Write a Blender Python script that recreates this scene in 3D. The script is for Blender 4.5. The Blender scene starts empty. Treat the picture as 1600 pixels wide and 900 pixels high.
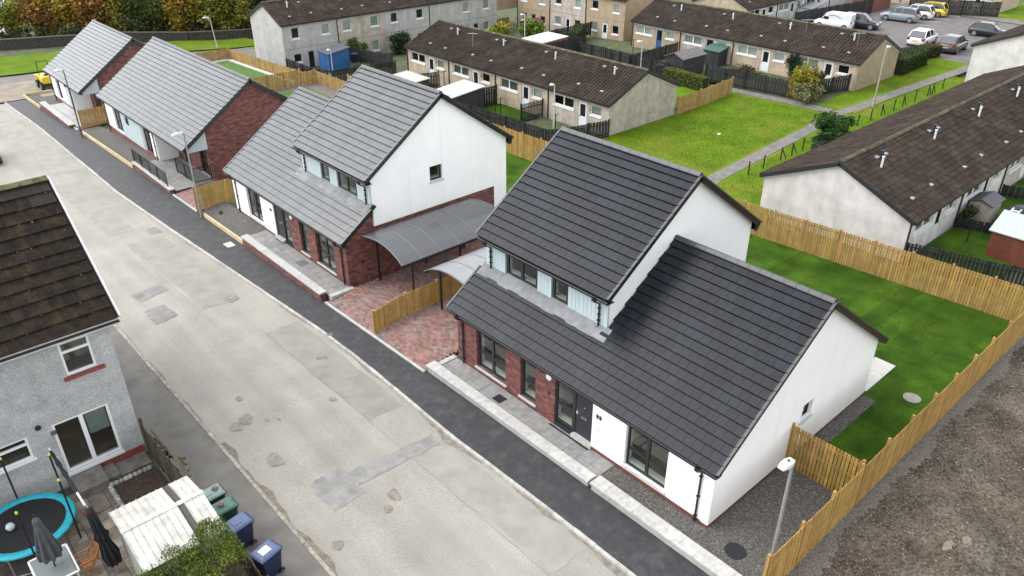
import bpy, math, random
from mathutils import Vector, Matrix
random.seed(7)
sc = bpy.context.scene
COL = sc.collection
R = math.radians
PI = math.pi

# ---------------------------------------------------------------- camera
CAM = Vector((-16.253, -8.903, 18.754))
def look_matrix(loc, yaw, pitch, roll):
    a, b, r = R(yaw), R(pitch), R(roll)
    fw = Vector((-math.sin(a) * math.cos(b), math.cos(a) * math.cos(b), math.sin(b)))
    rt = fw.cross(Vector((0, 0, 1))).normalized()
    up = rt.cross(fw)
    rt2 = rt * math.cos(r) + up * math.sin(r)
    up2 = -rt * math.sin(r) + up * math.cos(r)
    m = Matrix.Identity(4)
    for i in range(3):
        m[i][0], m[i][1], m[i][2], m[i][3] = rt2[i], up2[i], -fw[i], loc[i]
    return m
cd = bpy.data.cameras.new('camera')
cd.sensor_width = 36
cd.lens = 27.285
cd.clip_end = 2000
cam = bpy.data.objects.new('camera', cd)
COL.objects.link(cam)
cam.matrix_world = look_matrix(CAM, -41.948, -29.769, -0.044)
sc.camera = cam

# ---------------------------------------------------------------- sky, sun, exposure
SUN_EL, SUN_AZ = 52, 322
w = bpy.data.worlds.new('World')
sc.world = w
w.use_nodes = True
nt = w.node_tree
bg = nt.nodes['Background']
sky = nt.nodes.new('ShaderNodeTexSky')
sky.sky_type = 'NISHITA'
sky.sun_disc = False
sky.sun_elevation = R(SUN_EL)
sky.sun_rotation = R(SUN_AZ)
sky.air_density = 1.6
sky.dust_density = 1.5
sky.ozone_density = 1.0
hs = nt.nodes.new('ShaderNodeHueSaturation')
hs.inputs['Saturation'].default_value = 0.22      # overcast: the cloud cover greys the sky
nt.links.new(sky.outputs[0], hs.inputs['Color'])
nt.links.new(hs.outputs[0], bg.inputs[0])
bg.inputs[1].default_value = 0.15
sd = bpy.data.lights.new('sun', 'SUN')
sd.energy = 0.6
sd.angle = R(60)
sd.color = (1, .97, .93)
sun = bpy.data.objects.new('sun', sd)
COL.objects.link(sun)
sv = Vector((math.sin(R(SUN_AZ)) * math.cos(R(SUN_EL)), math.cos(R(SUN_AZ)) * math.cos(R(SUN_EL)), math.sin(R(SUN_EL))))
sun.rotation_euler = sv.to_track_quat('Z', 'Y').to_euler()
vs = sc.view_settings
vs.view_transform = 'Standard'
vs.look = 'None'
vs.exposure = 1.4
vs.gamma = 1
vs.use_curve_mapping = False

# ---------------------------------------------------------------- materials
MATS = {}
def mat(name, col, rough=.75, var=.12, scale=3.0, bump=0.0, bscale=None, rnd=0.0, isl=0.0, spec=.5,
        metal=0.0, ystreak=0.0, col2=None, mixp=(.42, .62), fine=0.0, fscale=60, streak=0.0, hue=0.0, coat=0.0):
    if name in MATS:
        return MATS[name]
    m = bpy.data.materials.new(name)
    m.use_nodes = True
    t = m.node_tree
    N, L = t.nodes, t.links
    b = N['Principled BSDF']
    b.inputs['Roughness'].default_value = rough
    b.inputs['Metallic'].default_value = metal
    b.inputs['Specular IOR Level'].default_value = spec
    if coat:
        b.inputs['Coat Weight'].default_value = coat
        b.inputs['Coat Roughness'].default_value = .08
    geo = N.new('ShaderNodeNewGeometry')
    def noise(sc_, det=5, vec=None):
        n = N.new('ShaderNodeTexNoise')
        n.inputs['Scale'].default_value = sc_
        n.inputs['Detail'].default_value = det
        L.new(vec or geo.outputs['Position'], n.inputs['Vector'])
        return n.outputs['Fac']
    def mulc(c, f):
        x = N.new('ShaderNodeMix'); x.data_type = 'RGBA'; x.blend_type = 'MULTIPLY'
        x.inputs[0].default_value = 1
        L.new(c, x.inputs[6]); L.new(f, x.inputs[7])
        return x.outputs[2]
    def rng(f, lo, hi, a=0.0, c=1.0):
        x = N.new('ShaderNodeMapRange')
        x.inputs[1].default_value, x.inputs[2].default_value = a, c
        x.inputs[3].default_value, x.inputs[4].default_value = lo, hi
        L.new(f, x.inputs[0])
        return x.outputs[0]
    rgb = N.new('ShaderNodeRGB'); rgb.outputs[0].default_value = (*col, 1)
    c = rgb.outputs[0]
    if col2:
        mx = N.new('ShaderNodeMix'); mx.data_type = 'RGBA'
        L.new(rng(noise(scale, 8), 0, 1, *mixp), mx.inputs[0])
        L.new(c, mx.inputs[6]); mx.inputs[7].default_value = (*col2, 1)
        c = mx.outputs[2]
    if var:
        c = mulc(c, rng(noise(scale * 1.7, 6), 1 - var * 1.6, 1 + var * 1.6, .25, .75))
    if streak:
        mp = N.new('ShaderNodeMapping'); mp.inputs['Scale'].default_value = (1, 1, .12)
        L.new(geo.outputs['Position'], mp.inputs[0])
        c = mulc(c, rng(noise(2.2, 6, mp.outputs[0]), 1 - streak, 1 + streak * .6, .3, .7))
    if ystreak:
        mp = N.new('ShaderNodeMapping'); mp.inputs['Scale'].default_value = (1, .07, 1)
        L.new(geo.outputs['Position'], mp.inputs[0])
        c = mulc(c, rng(noise(1.6, 8, mp.outputs[0]), 1 - ystreak, 1 + ystreak * .7, .3, .7))
    if fine:
        c = mulc(c, rng(noise(fscale, 2), 1 - fine, 1 + fine, .3, .7))
    r = None
    if rnd:
        oi = N.new('ShaderNodeObjectInfo'); r, amt = oi.outputs['Random'], rnd
    if isl:
        r, amt = geo.outputs['Random Per Island'], isl
    if r is not None:
        c = mulc(c, rng(r, 1 - amt, 1 + amt))
        if hue:
            h = N.new('ShaderNodeHueSaturation')
            wn = N.new('ShaderNodeTexWhiteNoise'); wn.noise_dimensions = '1D'
            L.new(r, wn.inputs['W'])
            L.new(rng(wn.outputs['Value'], .5 - hue, .5 + hue), h.inputs['Hue'])
            L.new(c, h.inputs['Color']); c = h.outputs[0]
    L.new(c, b.inputs['Base Color'])
    if bump:
        bp = N.new('ShaderNodeBump'); bp.inputs['Strength'].default_value = bump
        bp.inputs['Distance'].default_value = .02
        L.new(noise(bscale or scale * 12, 4), bp.inputs['Height'])
        L.new(bp.outputs[0], b.inputs['Normal'])
    MATS[name] = m
    return m

def brick_mat(name, c1, c2, mortar):
    m = bpy.data.materials.new(name); m.use_nodes = True
    t = m.node_tree; N, L = t.nodes, t.links; b = N['Principled BSDF']
    geo = N.new('ShaderNodeNewGeometry')
    sp = N.new('ShaderNodeSeparateXYZ'); L.new(geo.outputs['Position'], sp.inputs[0])
    ad = N.new('ShaderNodeMath'); L.new(sp.outputs[0], ad.inputs[0]); L.new(sp.outputs[1], ad.inputs[1])
    cb = N.new('ShaderNodeCombineXYZ'); L.new(ad.outputs[0], cb.inputs[0]); L.new(sp.outputs[2], cb.inputs[1])
    bt = N.new('ShaderNodeTexBrick')
    bt.inputs['Scale'].default_value = 1; bt.inputs['Brick Width'].default_value = .225
    bt.inputs['Row Height'].default_value = .075; bt.inputs['Mortar Size'].default_value = .007
    bt.inputs['Color1'].default_value = (*c1, 1); bt.inputs['Color2'].default_value = (*c2, 1)
    bt.inputs['Mortar'].default_value = (*mortar, 1); bt.inputs['Bias'].default_value = -.1
    L.new(cb.outputs[0], bt.inputs['Vector'])
    no = N.new('ShaderNodeTexNoise'); no.inputs['Scale'].default_value = 2.4; no.inputs['Detail'].default_value = 8
    mp = N.new('ShaderNodeMapping'); mp.inputs['Scale'].default_value = (1, 1, 3)
    L.new(geo.outputs['Position'], mp.inputs[0]); L.new(mp.outputs[0], no.inputs['Vector'])
    mr = N.new('ShaderNodeMapRange'); mr.inputs[1].default_value = .3; mr.inputs[2].default_value = .7
    mr.inputs[3].default_value = .45; mr.inputs[4].default_value = 1.5
    L.new(no.outputs['Fac'], mr.inputs[0])
    mx = N.new('ShaderNodeMix'); mx.data_type = 'RGBA'; mx.blend_type = 'MULTIPLY'; mx.inputs[0].default_value = 1
    L.new(bt.outputs['Color'], mx.inputs[6]); L.new(mr.outputs[0], mx.inputs[7])
    L.new(mx.outputs[2], b.inputs['Base Color'])
    b.inputs['Roughness'].default_value = .8
    bp = N.new('ShaderNodeBump'); bp.inputs['Strength'].default_value = .6; bp.inputs['Distance'].default_value = -.01
    L.new(bt.outputs['Fac'], bp.inputs['Height']); L.new(bp.outputs[0], b.inputs['Normal'])
    return m

def glass_mat(name, tint, ior=1.5):
    m = bpy.data.materials.new(name); m.use_nodes = True
    t = m.node_tree; N, L = t.nodes, t.links
    N.remove(N['Principled BSDF'])
    tr = N.new('ShaderNodeBsdfTransparent'); tr.inputs[0].default_value = (*tint, 1)
    gl = N.new('ShaderNodeBsdfGlossy'); gl.inputs['Roughness'].default_value = .02
    fr = N.new('ShaderNodeFresnel')
    ge = N.new('ShaderNodeNewGeometry'); mr = N.new('ShaderNodeMapRange')     # air on both sides of the sheet
    mr.inputs[3].default_value = ior; mr.inputs[4].default_value = 1 / ior
    L.new(ge.outputs['Backfacing'], mr.inputs[0]); L.new(mr.outputs[0], fr.inputs['IOR'])
    mx = N.new('ShaderNodeMixShader')
    L.new(fr.outputs[0], mx.inputs[0]); L.new(tr.outputs[0], mx.inputs[1]); L.new(gl.outputs[0], mx.inputs[2])
    L.new(mx.outputs[0], N['Material Output'].inputs[0])
    return m

def poly_mat(name, tint, frac):
    # ribbed polycarbonate sheet: part clear, part milky, glossy coat
    m = bpy.data.materials.new(name); m.use_nodes = True
    t = m.node_tree; N, L = t.nodes, t.links; b = N['Principled BSDF']
    b.inputs['Base Color'].default_value = (*tint, 1); b.inputs['Roughness'].default_value = .22
    tr = N.new('ShaderNodeBsdfTransparent'); tr.inputs[0].default_value = (.55, .55, .58, 1)
    mx = N.new('ShaderNodeMixShader'); mx.inputs[0].default_value = frac
    L.new(tr.outputs[0], mx.inputs[1]); L.new(b.outputs[0], mx.inputs[2])
    L.new(mx.outputs[0], N['Material Output'].inputs[0])
    return m

WHITE = mat('white_render', (.89, .89, .885), .85, .02, .7, .12, 60, streak=.015)
BRICK = brick_mat('red_multi_brick', (.225, .062, .046), (.075, .036, .037), (.13, .095, .085))
BRICKP = mat('brick_plinth', (.16, .05, .037), .85, .35, 9, .2)
ROOF = mat('charcoal_roof_tile', (.0080, .0098, .0145), .32, .22, .45, .04, 25, rnd=.26, spec=.26, fine=.10, fscale=45)
ROOFS = mat('charcoal_roof_tile_field', (.0080, .0098, .0145), .32, .22, .45, .04, 25, isl=.26, spec=.26, fine=.10, fscale=45)
ROOF2 = mat('grey_roof_tile', (.050, .053, .055), .24, .14, .6, .04, 25, rnd=.2, spec=.75, fine=.10, fscale=45)
ROOF2S = mat('grey_roof_tile_field', (.050, .053, .055), .24, .14, .6, .04, 25, isl=.2, spec=.75, fine=.10, fscale=45)
RIDGE = mat('ridge_tile_grey', (.045, .047, .050), .35, .1, 3, 0, rnd=.12)
DECK = mat('roof_underlay', (.012, .012, .013), .9, 0)
BLACK = mat('black_plastic', (.012, .012, .014), .35, 0)
BLACKM = mat('black_painted_metal', (.014, .014, .016), .4, .05)
ANTH = mat('anthracite_frame', (.022, .025, .030), .4, 0)
DOORM = mat('anthracite_door', (.024, .026, .034), .4, 0)
BLUE = mat('pale_blue_cladding', (.44, .525, .55), .6, .03, 3, .06, 90, rnd=.04)
LEAD = mat('lead_sheet', (.135, .14, .15), .5, .22, 2.0, .05, 12, rnd=.22)
STONE = mat('pale_coping_concrete', (.43, .42, .40), .85, .14, 3, .15, 60, rnd=.06, fine=.1)
SILL = mat('cast_stone_sill', (.52, .50, .47), .8, .06)
SLAB = mat('grey_paving_slab', (.235, .23, .222), .75, .14, 2.2, .1, 60, rnd=.10, fine=.08)
GLASS = glass_mat('window_glass', (.84, .87, .85))
PLASTER = mat('room_plaster', (.62, .58, .50), .9, 0)
FLOORM = mat('room_floor', (.16, .12, .09), .7, 0)
BLIND = mat('window_blind', (.60, .62, .60), .8, .05)
CURTAIN = mat('net_curtain', (.42, .44, .42), .9, .2, 12)
UPVC = mat('white_upvc', (.78, .78, .78), .35, 0)
CHROME = mat('chrome', (.7, .7, .72), .2, 0, metal=1)
TIMBER = mat('treated_fence_board', (.375, .226, .060), .8, .14, 1.6, .2, 40, rnd=.16, streak=.16, hue=.010)
TIMBERS = mat('treated_fence_post', (.385, .236, .070), .8, .14, 3, .2, 40, rnd=.15, streak=.15)
TIMBERP = mat('weathered_fence_board', (.370, .235, .085), .85, .16, 2.2, .2, 40, rnd=.2, streak=.15)
TIMBER_T = mat('pale_sawn_timber', (.52, .42, .24), .8, .14, 4, .1, rnd=.12, streak=.1)
POLY = poly_mat('smoked_polycarbonate', (.135, .135, .140), .82)
POLYP = poly_mat('pale_polycarbonate', (.34, .345, .35), .80)
STEEL = mat('galvanised_steel', (.36, .37, .38), .42, .12, 6, metal=.55)
# ---------------------------------------------------------------- mesh helpers
ORG = {}
class MB:
    def __init__(s): s.v = []; s.f = []
    def add(s, vs, fs):
        n = len(s.v)
        s.v += [tuple(p) for p in vs]
        s.f += [tuple(i + n for i in f) for f in fs]
    def box(s, x0, y0, z0, x1, y1, z1):
        s.add([(x0, y0, z0), (x1, y0, z0), (x1, y1, z0), (x0, y1, z0), (x0, y0, z1), (x1, y0, z1), (x1, y1, z1), (x0, y1, z1)],
              [(0, 3, 2, 1), (4, 5, 6, 7), (0, 1, 5, 4), (1, 2, 6, 5), (2, 3, 7, 6), (3, 0, 4, 7)])
        return s
    def obox(s, c, a, b, d):
        c, a, b, d = Vector(c), Vector(a), Vector(b), Vector(d)
        s.add([c - a - b - d, c + a - b - d, c + a + b - d, c - a + b - d, c - a - b + d, c + a - b + d, c + a + b + d, c - a + b + d],
              [(0, 3, 2, 1), (4, 5, 6, 7), (0, 1, 5, 4), (1, 2, 6, 5), (2, 3, 7, 6), (3, 0, 4, 7)])
        return s
    def bar(s, p, q, wx, wz=None):
        # square-section bar from p to q
        p, q = Vector(p), Vector(q)
        d = (q - p); h = d / 2
        up = Vector((0, 0, 1)) if abs(d.normalized().z) < .95 else Vector((0, 1, 0))
        a = d.cross(up).normalized() * wx / 2
        b = a.cross(d).normalized() * (wz or wx) / 2
        return s.obox((p + q) / 2, h, a, b)
    def tube(s, pts, r, n=8, cap=True):
        pts = [Vector(p) for p in pts]
        rs = r if isinstance(r, (list, tuple)) else [r] * len(pts)
        loops = []
        for i, p in enumerate(pts):
            d = (pts[min(i + 1, len(pts) - 1)] - pts[max(i - 1, 0)]).normalized()
            up = Vector((0, 0, 1)) if abs(d.z) < .9 else Vector((1, 0, 0))
            a = d.cross(up).normalized(); b = d.cross(a)
            loops.append([p + (a * math.cos(2 * PI * k / n) + b * math.sin(2 * PI * k / n)) * rs[i] for k in range(n)])
        return s.loft(loops, cap)
    def loft(s, loops, cap=True):
        n = len(loops[0]); vs = [p for l in loops for p in l]; fs = []
        for i in range(len(loops) - 1):
            for k in range(n):
                fs.append((i * n + k, i * n + (k + 1) % n, (i + 1) * n + (k + 1) % n, (i + 1) * n + k))
        if cap:
            fs.append(tuple(range(n))[::-1]); fs.append(tuple((len(loops) - 1) * n + k for k in range(n)))
        s.add(vs, fs)
        return s
    def prism(s, poly, vec):
        vec = Vector(vec)
        return s.loft([[Vector(p) for p in poly], [Vector(p) + vec for p in poly]])
    def lathe(s, c, prof, n=16):
        c = Vector(c)
        return s.loft([[c + Vector((r * math.cos(2 * PI * k / n), r * math.sin(2 * PI * k / n), z)) for k in range(n)] for r, z in prof])
    def quad(s, a, b, c, d):
        s.add([a, b, c, d], [(0, 1, 2, 3)]); return s
    def build(s, name, m, parent=None, smooth=False, kind=None):
        o = ORG.get(parent.name, Vector((0, 0, 0))) if parent else Vector((0, 0, 0))
        me = bpy.data.meshes.new(name)
        me.from_pydata([(x - o[0], y - o[1], z - o[2]) for x, y, z in s.v], [], s.f)
        me.materials.append(m)
        if smooth:
            me.polygons.foreach_set('use_smooth', [True] * len(me.polygons))
        ob = bpy.data.objects.new(name, me)
        COL.objects.link(ob)
        if parent:
            ob.parent = parent
            ORG[ob.name] = o
        if kind: ob['kind'] = kind
        return ob
def tag(o, label, cat, group=None):
    o['label'] = label; o['category'] = cat
    if group: o['group'] = group
    return o
def thing(name, label, cat, loc=(0, 0, 0), group=None):
    o = bpy.data.objects.new(name, None)
    COL.objects.link(o)
    o.empty_display_size = .3
    o.location = loc
    ORG[o.name] = Vector(loc)
    return tag(o, label, cat, group)
def inst(me, name, parent, M4):
    # an object sharing mesh data; M4 is its world matrix (parents carry no rotation)
    o = bpy.data.objects.new(name, me)
    COL.objects.link(o)
    if parent:
        o.parent = parent
        M4 = Matrix.Translation(-ORG.get(parent.name, Vector((0, 0, 0)))) @ M4
    o.matrix_basis = M4
    return o
def frame(o, x, y, z):
    m = Matrix.Identity(4)
    for i in range(3):
        m[i][0], m[i][1], m[i][2], m[i][3] = x[i], y[i], z[i], o[i]
    return m
def copy_tree(o, parent=None):
    c = o.copy(); COL.objects.link(c); c.parent = parent
    for ch in list(o.children):
        copy_tree(ch, c)
    return c
def struct(mb, name, m, label=None):
    o = mb.build(name, m); o['kind'] = 'structure'
    if label: o['label'] = label
    return o

# ---------------------------------------------------------------- the lie of the land
def lin(x, k):
    if x <= k[0][0]: return k[0][1]
    for (a, b), (c, d) in zip(k, k[1:]):
        if x <= c: return b + (d - b) * (x - a) / (c - a)
    return k[-1][1]
ZP = [(-40, -.1), (0, -.1), (9, -.15), (14, -.22), (21, -.42), (31, -.62), (40, -.85), (48, -1.05), (57, -1.38), (63, -1.6), (73, -1.95), (90, -2.4), (140, -3)]
HP = [(-40, 0), (16, 0), (21, -.18), (34, -.2), (40, -.62), (47, -.66), (57, -1.1), (62, -1.65), (67, -1.75), (73, -2.05), (90, -2.5), (140, -3)]
ZB = [(-40, -.5), (10, -.5), (30, -.75), (45, -.9), (58, -1.3), (70, -2.3), (90, -3), (140, -3.5)]
KX = [(-30, -3.1), (4, -3.1), (9, -3.2), (16, -2.98), (19, -2.98), (29.6, -3.47), (34.3, -3.69), (43.5, -4.02), (53, -3.87), (64, -3.66), (76, -3.8), (90, -3.8)]
def g(x, y):
    a, b, c = lin(y, ZP), lin(y, HP), lin(y, ZB)
    t = min(1, max(0, (x + 1.5) / 1.5)); z = a + (b - a) * t
    t = min(1, max(0, (x - 17) / 7)); z = z + (c - z) * t
    t = min(1, max(0, (x - 40) / 12)); z = z + (-.35 - c) * t * min(1, max(0, (60 - y) / 25))
    return z
def frange(a, b, step):
    n = max(1, int(math.ceil(abs(b - a) / step - 1e-6)))
    return [a + (b - a) * i / n for i in range(n + 1)]
def sheet(name, m, quad, off=.02, step=1.2, zf=None, kind='structure', parent=None, label=None):
    """a surface following the land over the quad (p00, p10, p11, p01)"""
    P = [Vector((*p, 0)) for p in quad]
    nu = max(1, int(max((P[1] - P[0]).length, (P[2] - P[3]).length) / step + .99))
    nv = max(1, int(max((P[3] - P[0]).length, (P[2] - P[1]).length) / step + .99))
    zf = zf or g
    mb = MB(); vs = []; fs = []
    for j in range(nv + 1):
        for i in range(nu + 1):
            u, v = i / nu, j / nv
            p = (P[0] * (1 - u) + P[1] * u) * (1 - v) + (P[3] * (1 - u) + P[2] * u) * v
            vs.append((p.x, p.y, zf(p.x, p.y) + off))
    for j in range(nv):
        for i in range(nu):
            a = j * (nu + 1) + i
            fs.append((a, a + 1, a + nu + 2, a + nu + 1))
    mb.add(vs, fs)
    o = mb.build(name, m, parent, smooth=True)
    if not parent: o['kind'] = kind
    if label: o['label'] = label
    return o

# ---------------------------------------------------------------- walls with openings; plane 'X' faces -X (u = y), plane 'Y' faces -Y (u = x)
def P3(pl, w0, u, z, d):
    return (w0 + d, u, z) if pl == 'X' else (u, w0 + d, z)
def pbox(mb, pl, w0, u0, u1, z0, z1, d0, d1):
    a, b = P3(pl, w0, u0, z0, d0), P3(pl, w0, u1, z1, d1)
    mb.box(min(a[0], b[0]), min(a[1], b[1]), z0, max(a[0], b[0]), max(a[1], b[1]), z1)
def wall(parent, name, pl, w0, u0, u1, zb, top, ops, m, th=.3):
    """top: a height or a profile [(u, z)...]; ops: (u0, u1, z0, z1) holes"""
    if u1 < u0: u0, u1 = u1, u0
    ops = [(min(a, b), max(a, b), c, d) for a, b, c, d in ops]
    prof = [(u0, top), (u1, top)] if not isinstance(top, list) else sorted(top)
    zt = lambda u: lin(u, prof)
    us = sorted({u0, u1, *[o[0] for o in ops], *[o[1] for o in ops], *[p[0] for p in prof if u0 <= p[0] <= u1]})
    mb = MB()
    q = lambda *pts: mb.quad(*[P3(pl, w0, *p) for p in pts])
    for a, b in zip(us, us[1:]):
        mid = (a + b) / 2
        hs_ = sorted([(o[2], o[3]) for o in ops if o[0] <= mid <= o[1]])
        z = zb; spans = []
        for c, d in hs_:
            if c > z: spans.append((z, z, c, c))
            z = d
        spans.append((z, z, zt(a), zt(b)))
        for za, zb_, zc, zd in spans:
            for d in (0, th):
                q((a, za, d), (b, zb_, d), (b, zd, d), (a, zc, d))
        q((a, zt(a), 0), (b, zt(b), 0), (b, zt(b), th), (a, zt(a), th))
    for a, b, c, d in ops:
        q((a, c, 0), (a, d, 0), (a, d, th), (a, c, th)); q((b, c, 0), (b, d, 0), (b, d, th), (b, c, th))
        q((a, c, 0), (b, c, 0), (b, c, th), (a, c, th)); q((a, d, 0), (b, d, 0), (b, d, th), (a, d, th))
    for u in (u0, u1):
        q((u, zb, 0), (u, zt(u), 0), (u, zt(u), th), (u, zb, th))
    return mb.build(name, m, parent)
def window(parent, pl, w0, u0, u1, z0, z1, fm, lights=1, trans=None, fr=.06, sill=None, dep=.10, blind=None, name='window', so=.07, sh_=.07, lining=None):
    """frame with panes, set dep behind the wall face; sill and blind when given"""
    if u1 < u0: u0, u1 = u1, u0
    mb = MB(); d0, d1 = dep, dep + .07
    pbox(mb, pl, w0, u0, u0 + fr, z0, z1, d0, d1); pbox(mb, pl, w0, u1 - fr, u1, z0, z1, d0, d1)
    pbox(mb, pl, w0, u0 + fr, u1 - fr, z0, z0 + fr, d0, d1); pbox(mb, pl, w0, u0 + fr, u1 - fr, z1 - fr, z1, d0, d1)
    cuts = [u0 + (u1 - u0) * k / lights for k in range(lights + 1)]
    for c in cuts[1:-1]:
        pbox(mb, pl, w0, c - fr * .75, c + fr * .75, z0 + fr, z1 - fr, d0 - .004, d1)
    wd = None
    for k in range(lights):
        a = cuts[k] + (fr if k == 0 else fr * .75); b = cuts[k + 1] - (fr if k == lights - 1 else fr * .75)
        if trans:
            pbox(mb, pl, w0, a, b, trans - fr * .6, trans + fr * .6, d0 + .003, d1)
    wd = mb.build(name, fm, parent)
    for k in range(lights):
        a = cuts[k] + (fr if k == 0 else fr * .75); b = cuts[k + 1] - (fr if k == lights - 1 else fr * .75)
        for za, zb_ in ([(z0 + fr, trans - fr * .6), (trans + fr * .6, z1 - fr)] if trans else [(z0 + fr, z1 - fr)]):
            p = MB(); pbox(p, pl, w0, a, b, za, zb_, d0 + .035, d0 + .041); p.build('pane', GLASS, wd)
        if blind:
            p = MB(); bm, frac = blind
            pbox(p, pl, w0, a, b, z1 - fr - (z1 - z0 - 2 * fr) * frac, z1 - fr, d1 + .03, d1 + .036); p.build('blind', bm, wd)
    if lining:
        p = MB(); e = .004
        pbox(p, pl, w0, u0 + e, u0 + .016, z0 + .02, z1 - .02, d1 + .004, d1 + .2); p.build('reveal', lining, wd); p = MB(); pbox(p, pl, w0, u1 - .016, u1 - e, z0 + .02, z1 - .02, d1 + .004, d1 + .2)
        p.build('reveal', lining, wd)
        p = MB(); pbox(p, pl, w0, u0 + .02, u1 - .02, z0 + fr + .004, z0 + fr + .03, d1 + .004, d1 + .26); p.build('window_board', lining, wd)
    if sill:
        p = MB(); pbox(p, pl, w0, u0 - .06, u1 + .06, z0 - sh_, z0 - .003, -so, dep + .05); p.build('sill', sill, wd)
    return wd

# ---------------------------------------------------------------- roofs
def flat_tile(tw, ga):
    w_, l_ = tw / 2 - .004, ga + .07
    return [(-w_, 0, .055), (w_, 0, .055), (w_, l_, 0), (-w_, l_, 0), (-w_, 0, .080), (w_, 0, .080), (w_, l_, .02), (-w_, l_, .02)], \
           [(0, 3, 2, 1), (4, 5, 6, 7), (0, 1, 5, 4), (1, 2, 6, 5), (2, 3, 7, 6), (3, 0, 4, 7)]
def roll_tile(tw, ga):
    xs = [(-.5, .03), (-.25, .03), (-.17, .10), (.03, .10), (.11, .03), (.5, .03)]
    vs, fs = [], []
    for y, dz in ((0, .012), (ga + .05, -.03)):
        vs += [((x * .985) * tw, y, z + dz) for x, z in xs]
    vs += [((x * .985) * tw, 0, z - .02) for x, z in xs]
    n = len(xs)
    for i in range(n - 1):
        fs.append((i, i + 1, n + i + 1, n + i)); fs.append((2 * n + i, 2 * n + i + 1, i + 1, i))
    return vs, fs
def tile_field(roof, O, S, T, ls, lt, tw, ga, m_obj, m_stuff, nobj=0, skip=None, shape=flat_tile, bond=.5):
    """tiles over a slope from O: S unit along the eave, T unit up the slope"""
    O, S, T = Vector(O), Vector(S).normalized(), Vector(T).normalized()
    Nn = S.cross(T)
    if Nn.z < 0: Nn = -Nn
    ns, ntt = int(round(ls / tw)), int(round(lt / ga))
    tw, ga = ls / ns, lt / ntt
    vs, fs = shape(tw, ga)
    cand = []
    for j in range(ntt):
        half = (j % 2) * bond
        for i in range(ns + (1 if half else 0)):
            u0, u1 = max(0, i - half), min(ns, i + 1 - half)
            p = O + S * ((u0 + u1) / 2 * tw) + T * (j * ga)
            if skip and skip(p + T * ga * .5): continue
            cand.append((p, (u1 - u0), j == ntt - 1))
    cand.sort(key=lambda c: (c[0] - CAM).length)
    me = {}
    x = Vector(S); mbs = MB(); k = 0
    for p, wf, last in cand:
        jit = random.uniform(-.002, .002)
        if k < nobj and not last:
            key = round(wf, 2)
            if key not in me:
                mm = bpy.data.meshes.new('tile'); mm.from_pydata([(a * wf, b, c) for a, b, c in vs], [], fs); mm.materials.append(m_obj); me[key] = mm
            inst(me[key], 'tile', roof, frame(p + Nn * jit * .6, S, T, Nn)); k += 1
        else:
            lf = .88 if last else 1
            mbs.add([p + S * (a * wf) + T * (b * lf) + Nn * (c + jit) for a, b, c in vs], fs)
    if mbs.v:
        o = mbs.build('tiles', m_stuff, roof); o['kind'] = 'stuff'
def slab_quad(a, b, c, d, th):
    """thin slab under a quad a b c d (down by th along its normal)"""
    a, b, c, d = map(Vector, (a, b, c, d))
    n = (b - a).cross(d - a).normalized()
    if n.z < 0: n = -n
    mb = MB(); mb.prism([a, b, c, d], -n * th)
    return mb
def ridge_run(roof, p, q, m, step=.45, wd=.13, each=True):
    p, q = Vector(p), Vector(q); d = (q - p); n = int(round(d.length / step)); u = d.normalized(); L = d.length / n
    side = Vector((u.y, -u.x, 0))
    prof = [(-wd, -.065), (-wd * .92, -.035), (-.035, .058), (.035, .058), (wd * .92, -.035), (wd, -.065)]
    mb = MB()
    pts = [(s_ * wd_, z) for s_, wd_, z in []]
    loops = [[(y, a, b) for a, b in prof] for y in (.006, L - .006)]
    if each:
        tmp = MB(); tmp.loft([[Vector(v) for v in l] for l in loops])
        me = bpy.data.meshes.new('ridge_tile'); me.from_pydata(tmp.v, [], tmp.f); me.materials.append(m)
        for i in range(n):
            inst(me, 'ridge_tile', roof, frame(p + u * L * i, u, side, Vector((0, 0, 1))))
    else:
        for i in range(n):
            mb.loft([[p + u * (L * i + v[0]) + side * v[1] + Vector((0, 0, v[2] + random.uniform(-.006, .006))) for v in l] for l in loops])
        o = mb.build('ridge_tiles', m, roof); o['kind'] = 'stuff'
def gutter(parent, p, q, out, m=None):
    """half-round gutter along p-q hung on the side 'out' (unit vector)"""
    p, q, out = Vector(p), Vector(q), Vector(out)
    mb = MB(); r = .062; z = Vector((0, 0, 1))
    prof = [(math.cos(a), math.sin(a)) for a in [PI + PI * k / 6 for k in range(7)]]
    inn = [(c * .85, s_ * .85) for c, s_ in prof[::-1]]
    mb.loft([[e + out * (r + c * r) + z * (s_ * r) for c, s_ in prof + inn] for e in (p, q)])
    return mb.build('gutter', m or BLACK, parent)
def downpipe(parent, top, bot, off, m=None):
    """swan-neck from the gutter to the wall, then straight down"""
    top, bot = Vector(top), Vector(bot)
    mb = MB()
    mb.tube([top, top - Vector((0, 0, .12)), Vector((bot.x, bot.y, top.z - .32)), bot + Vector((0, 0, .12)), bot + Vector(off)], .036, 8)
    mb.obox(top - Vector((0, 0, .03)), (.07, 0, 0), (0, .07, 0), (0, 0, .06))
    o = mb.build('downpipe', m or BLACK, parent)
    for k in range(3):
        z = bot.z + .3 + k * (top.z - bot.z - .8) / 2.0
        b = MB(); b.box(bot.x - .05, bot.y - .05, z - .02, bot.x + .06, bot.y + .05, z + .02); b.build('bracket', m or BLACK, o)
    return o
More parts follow.
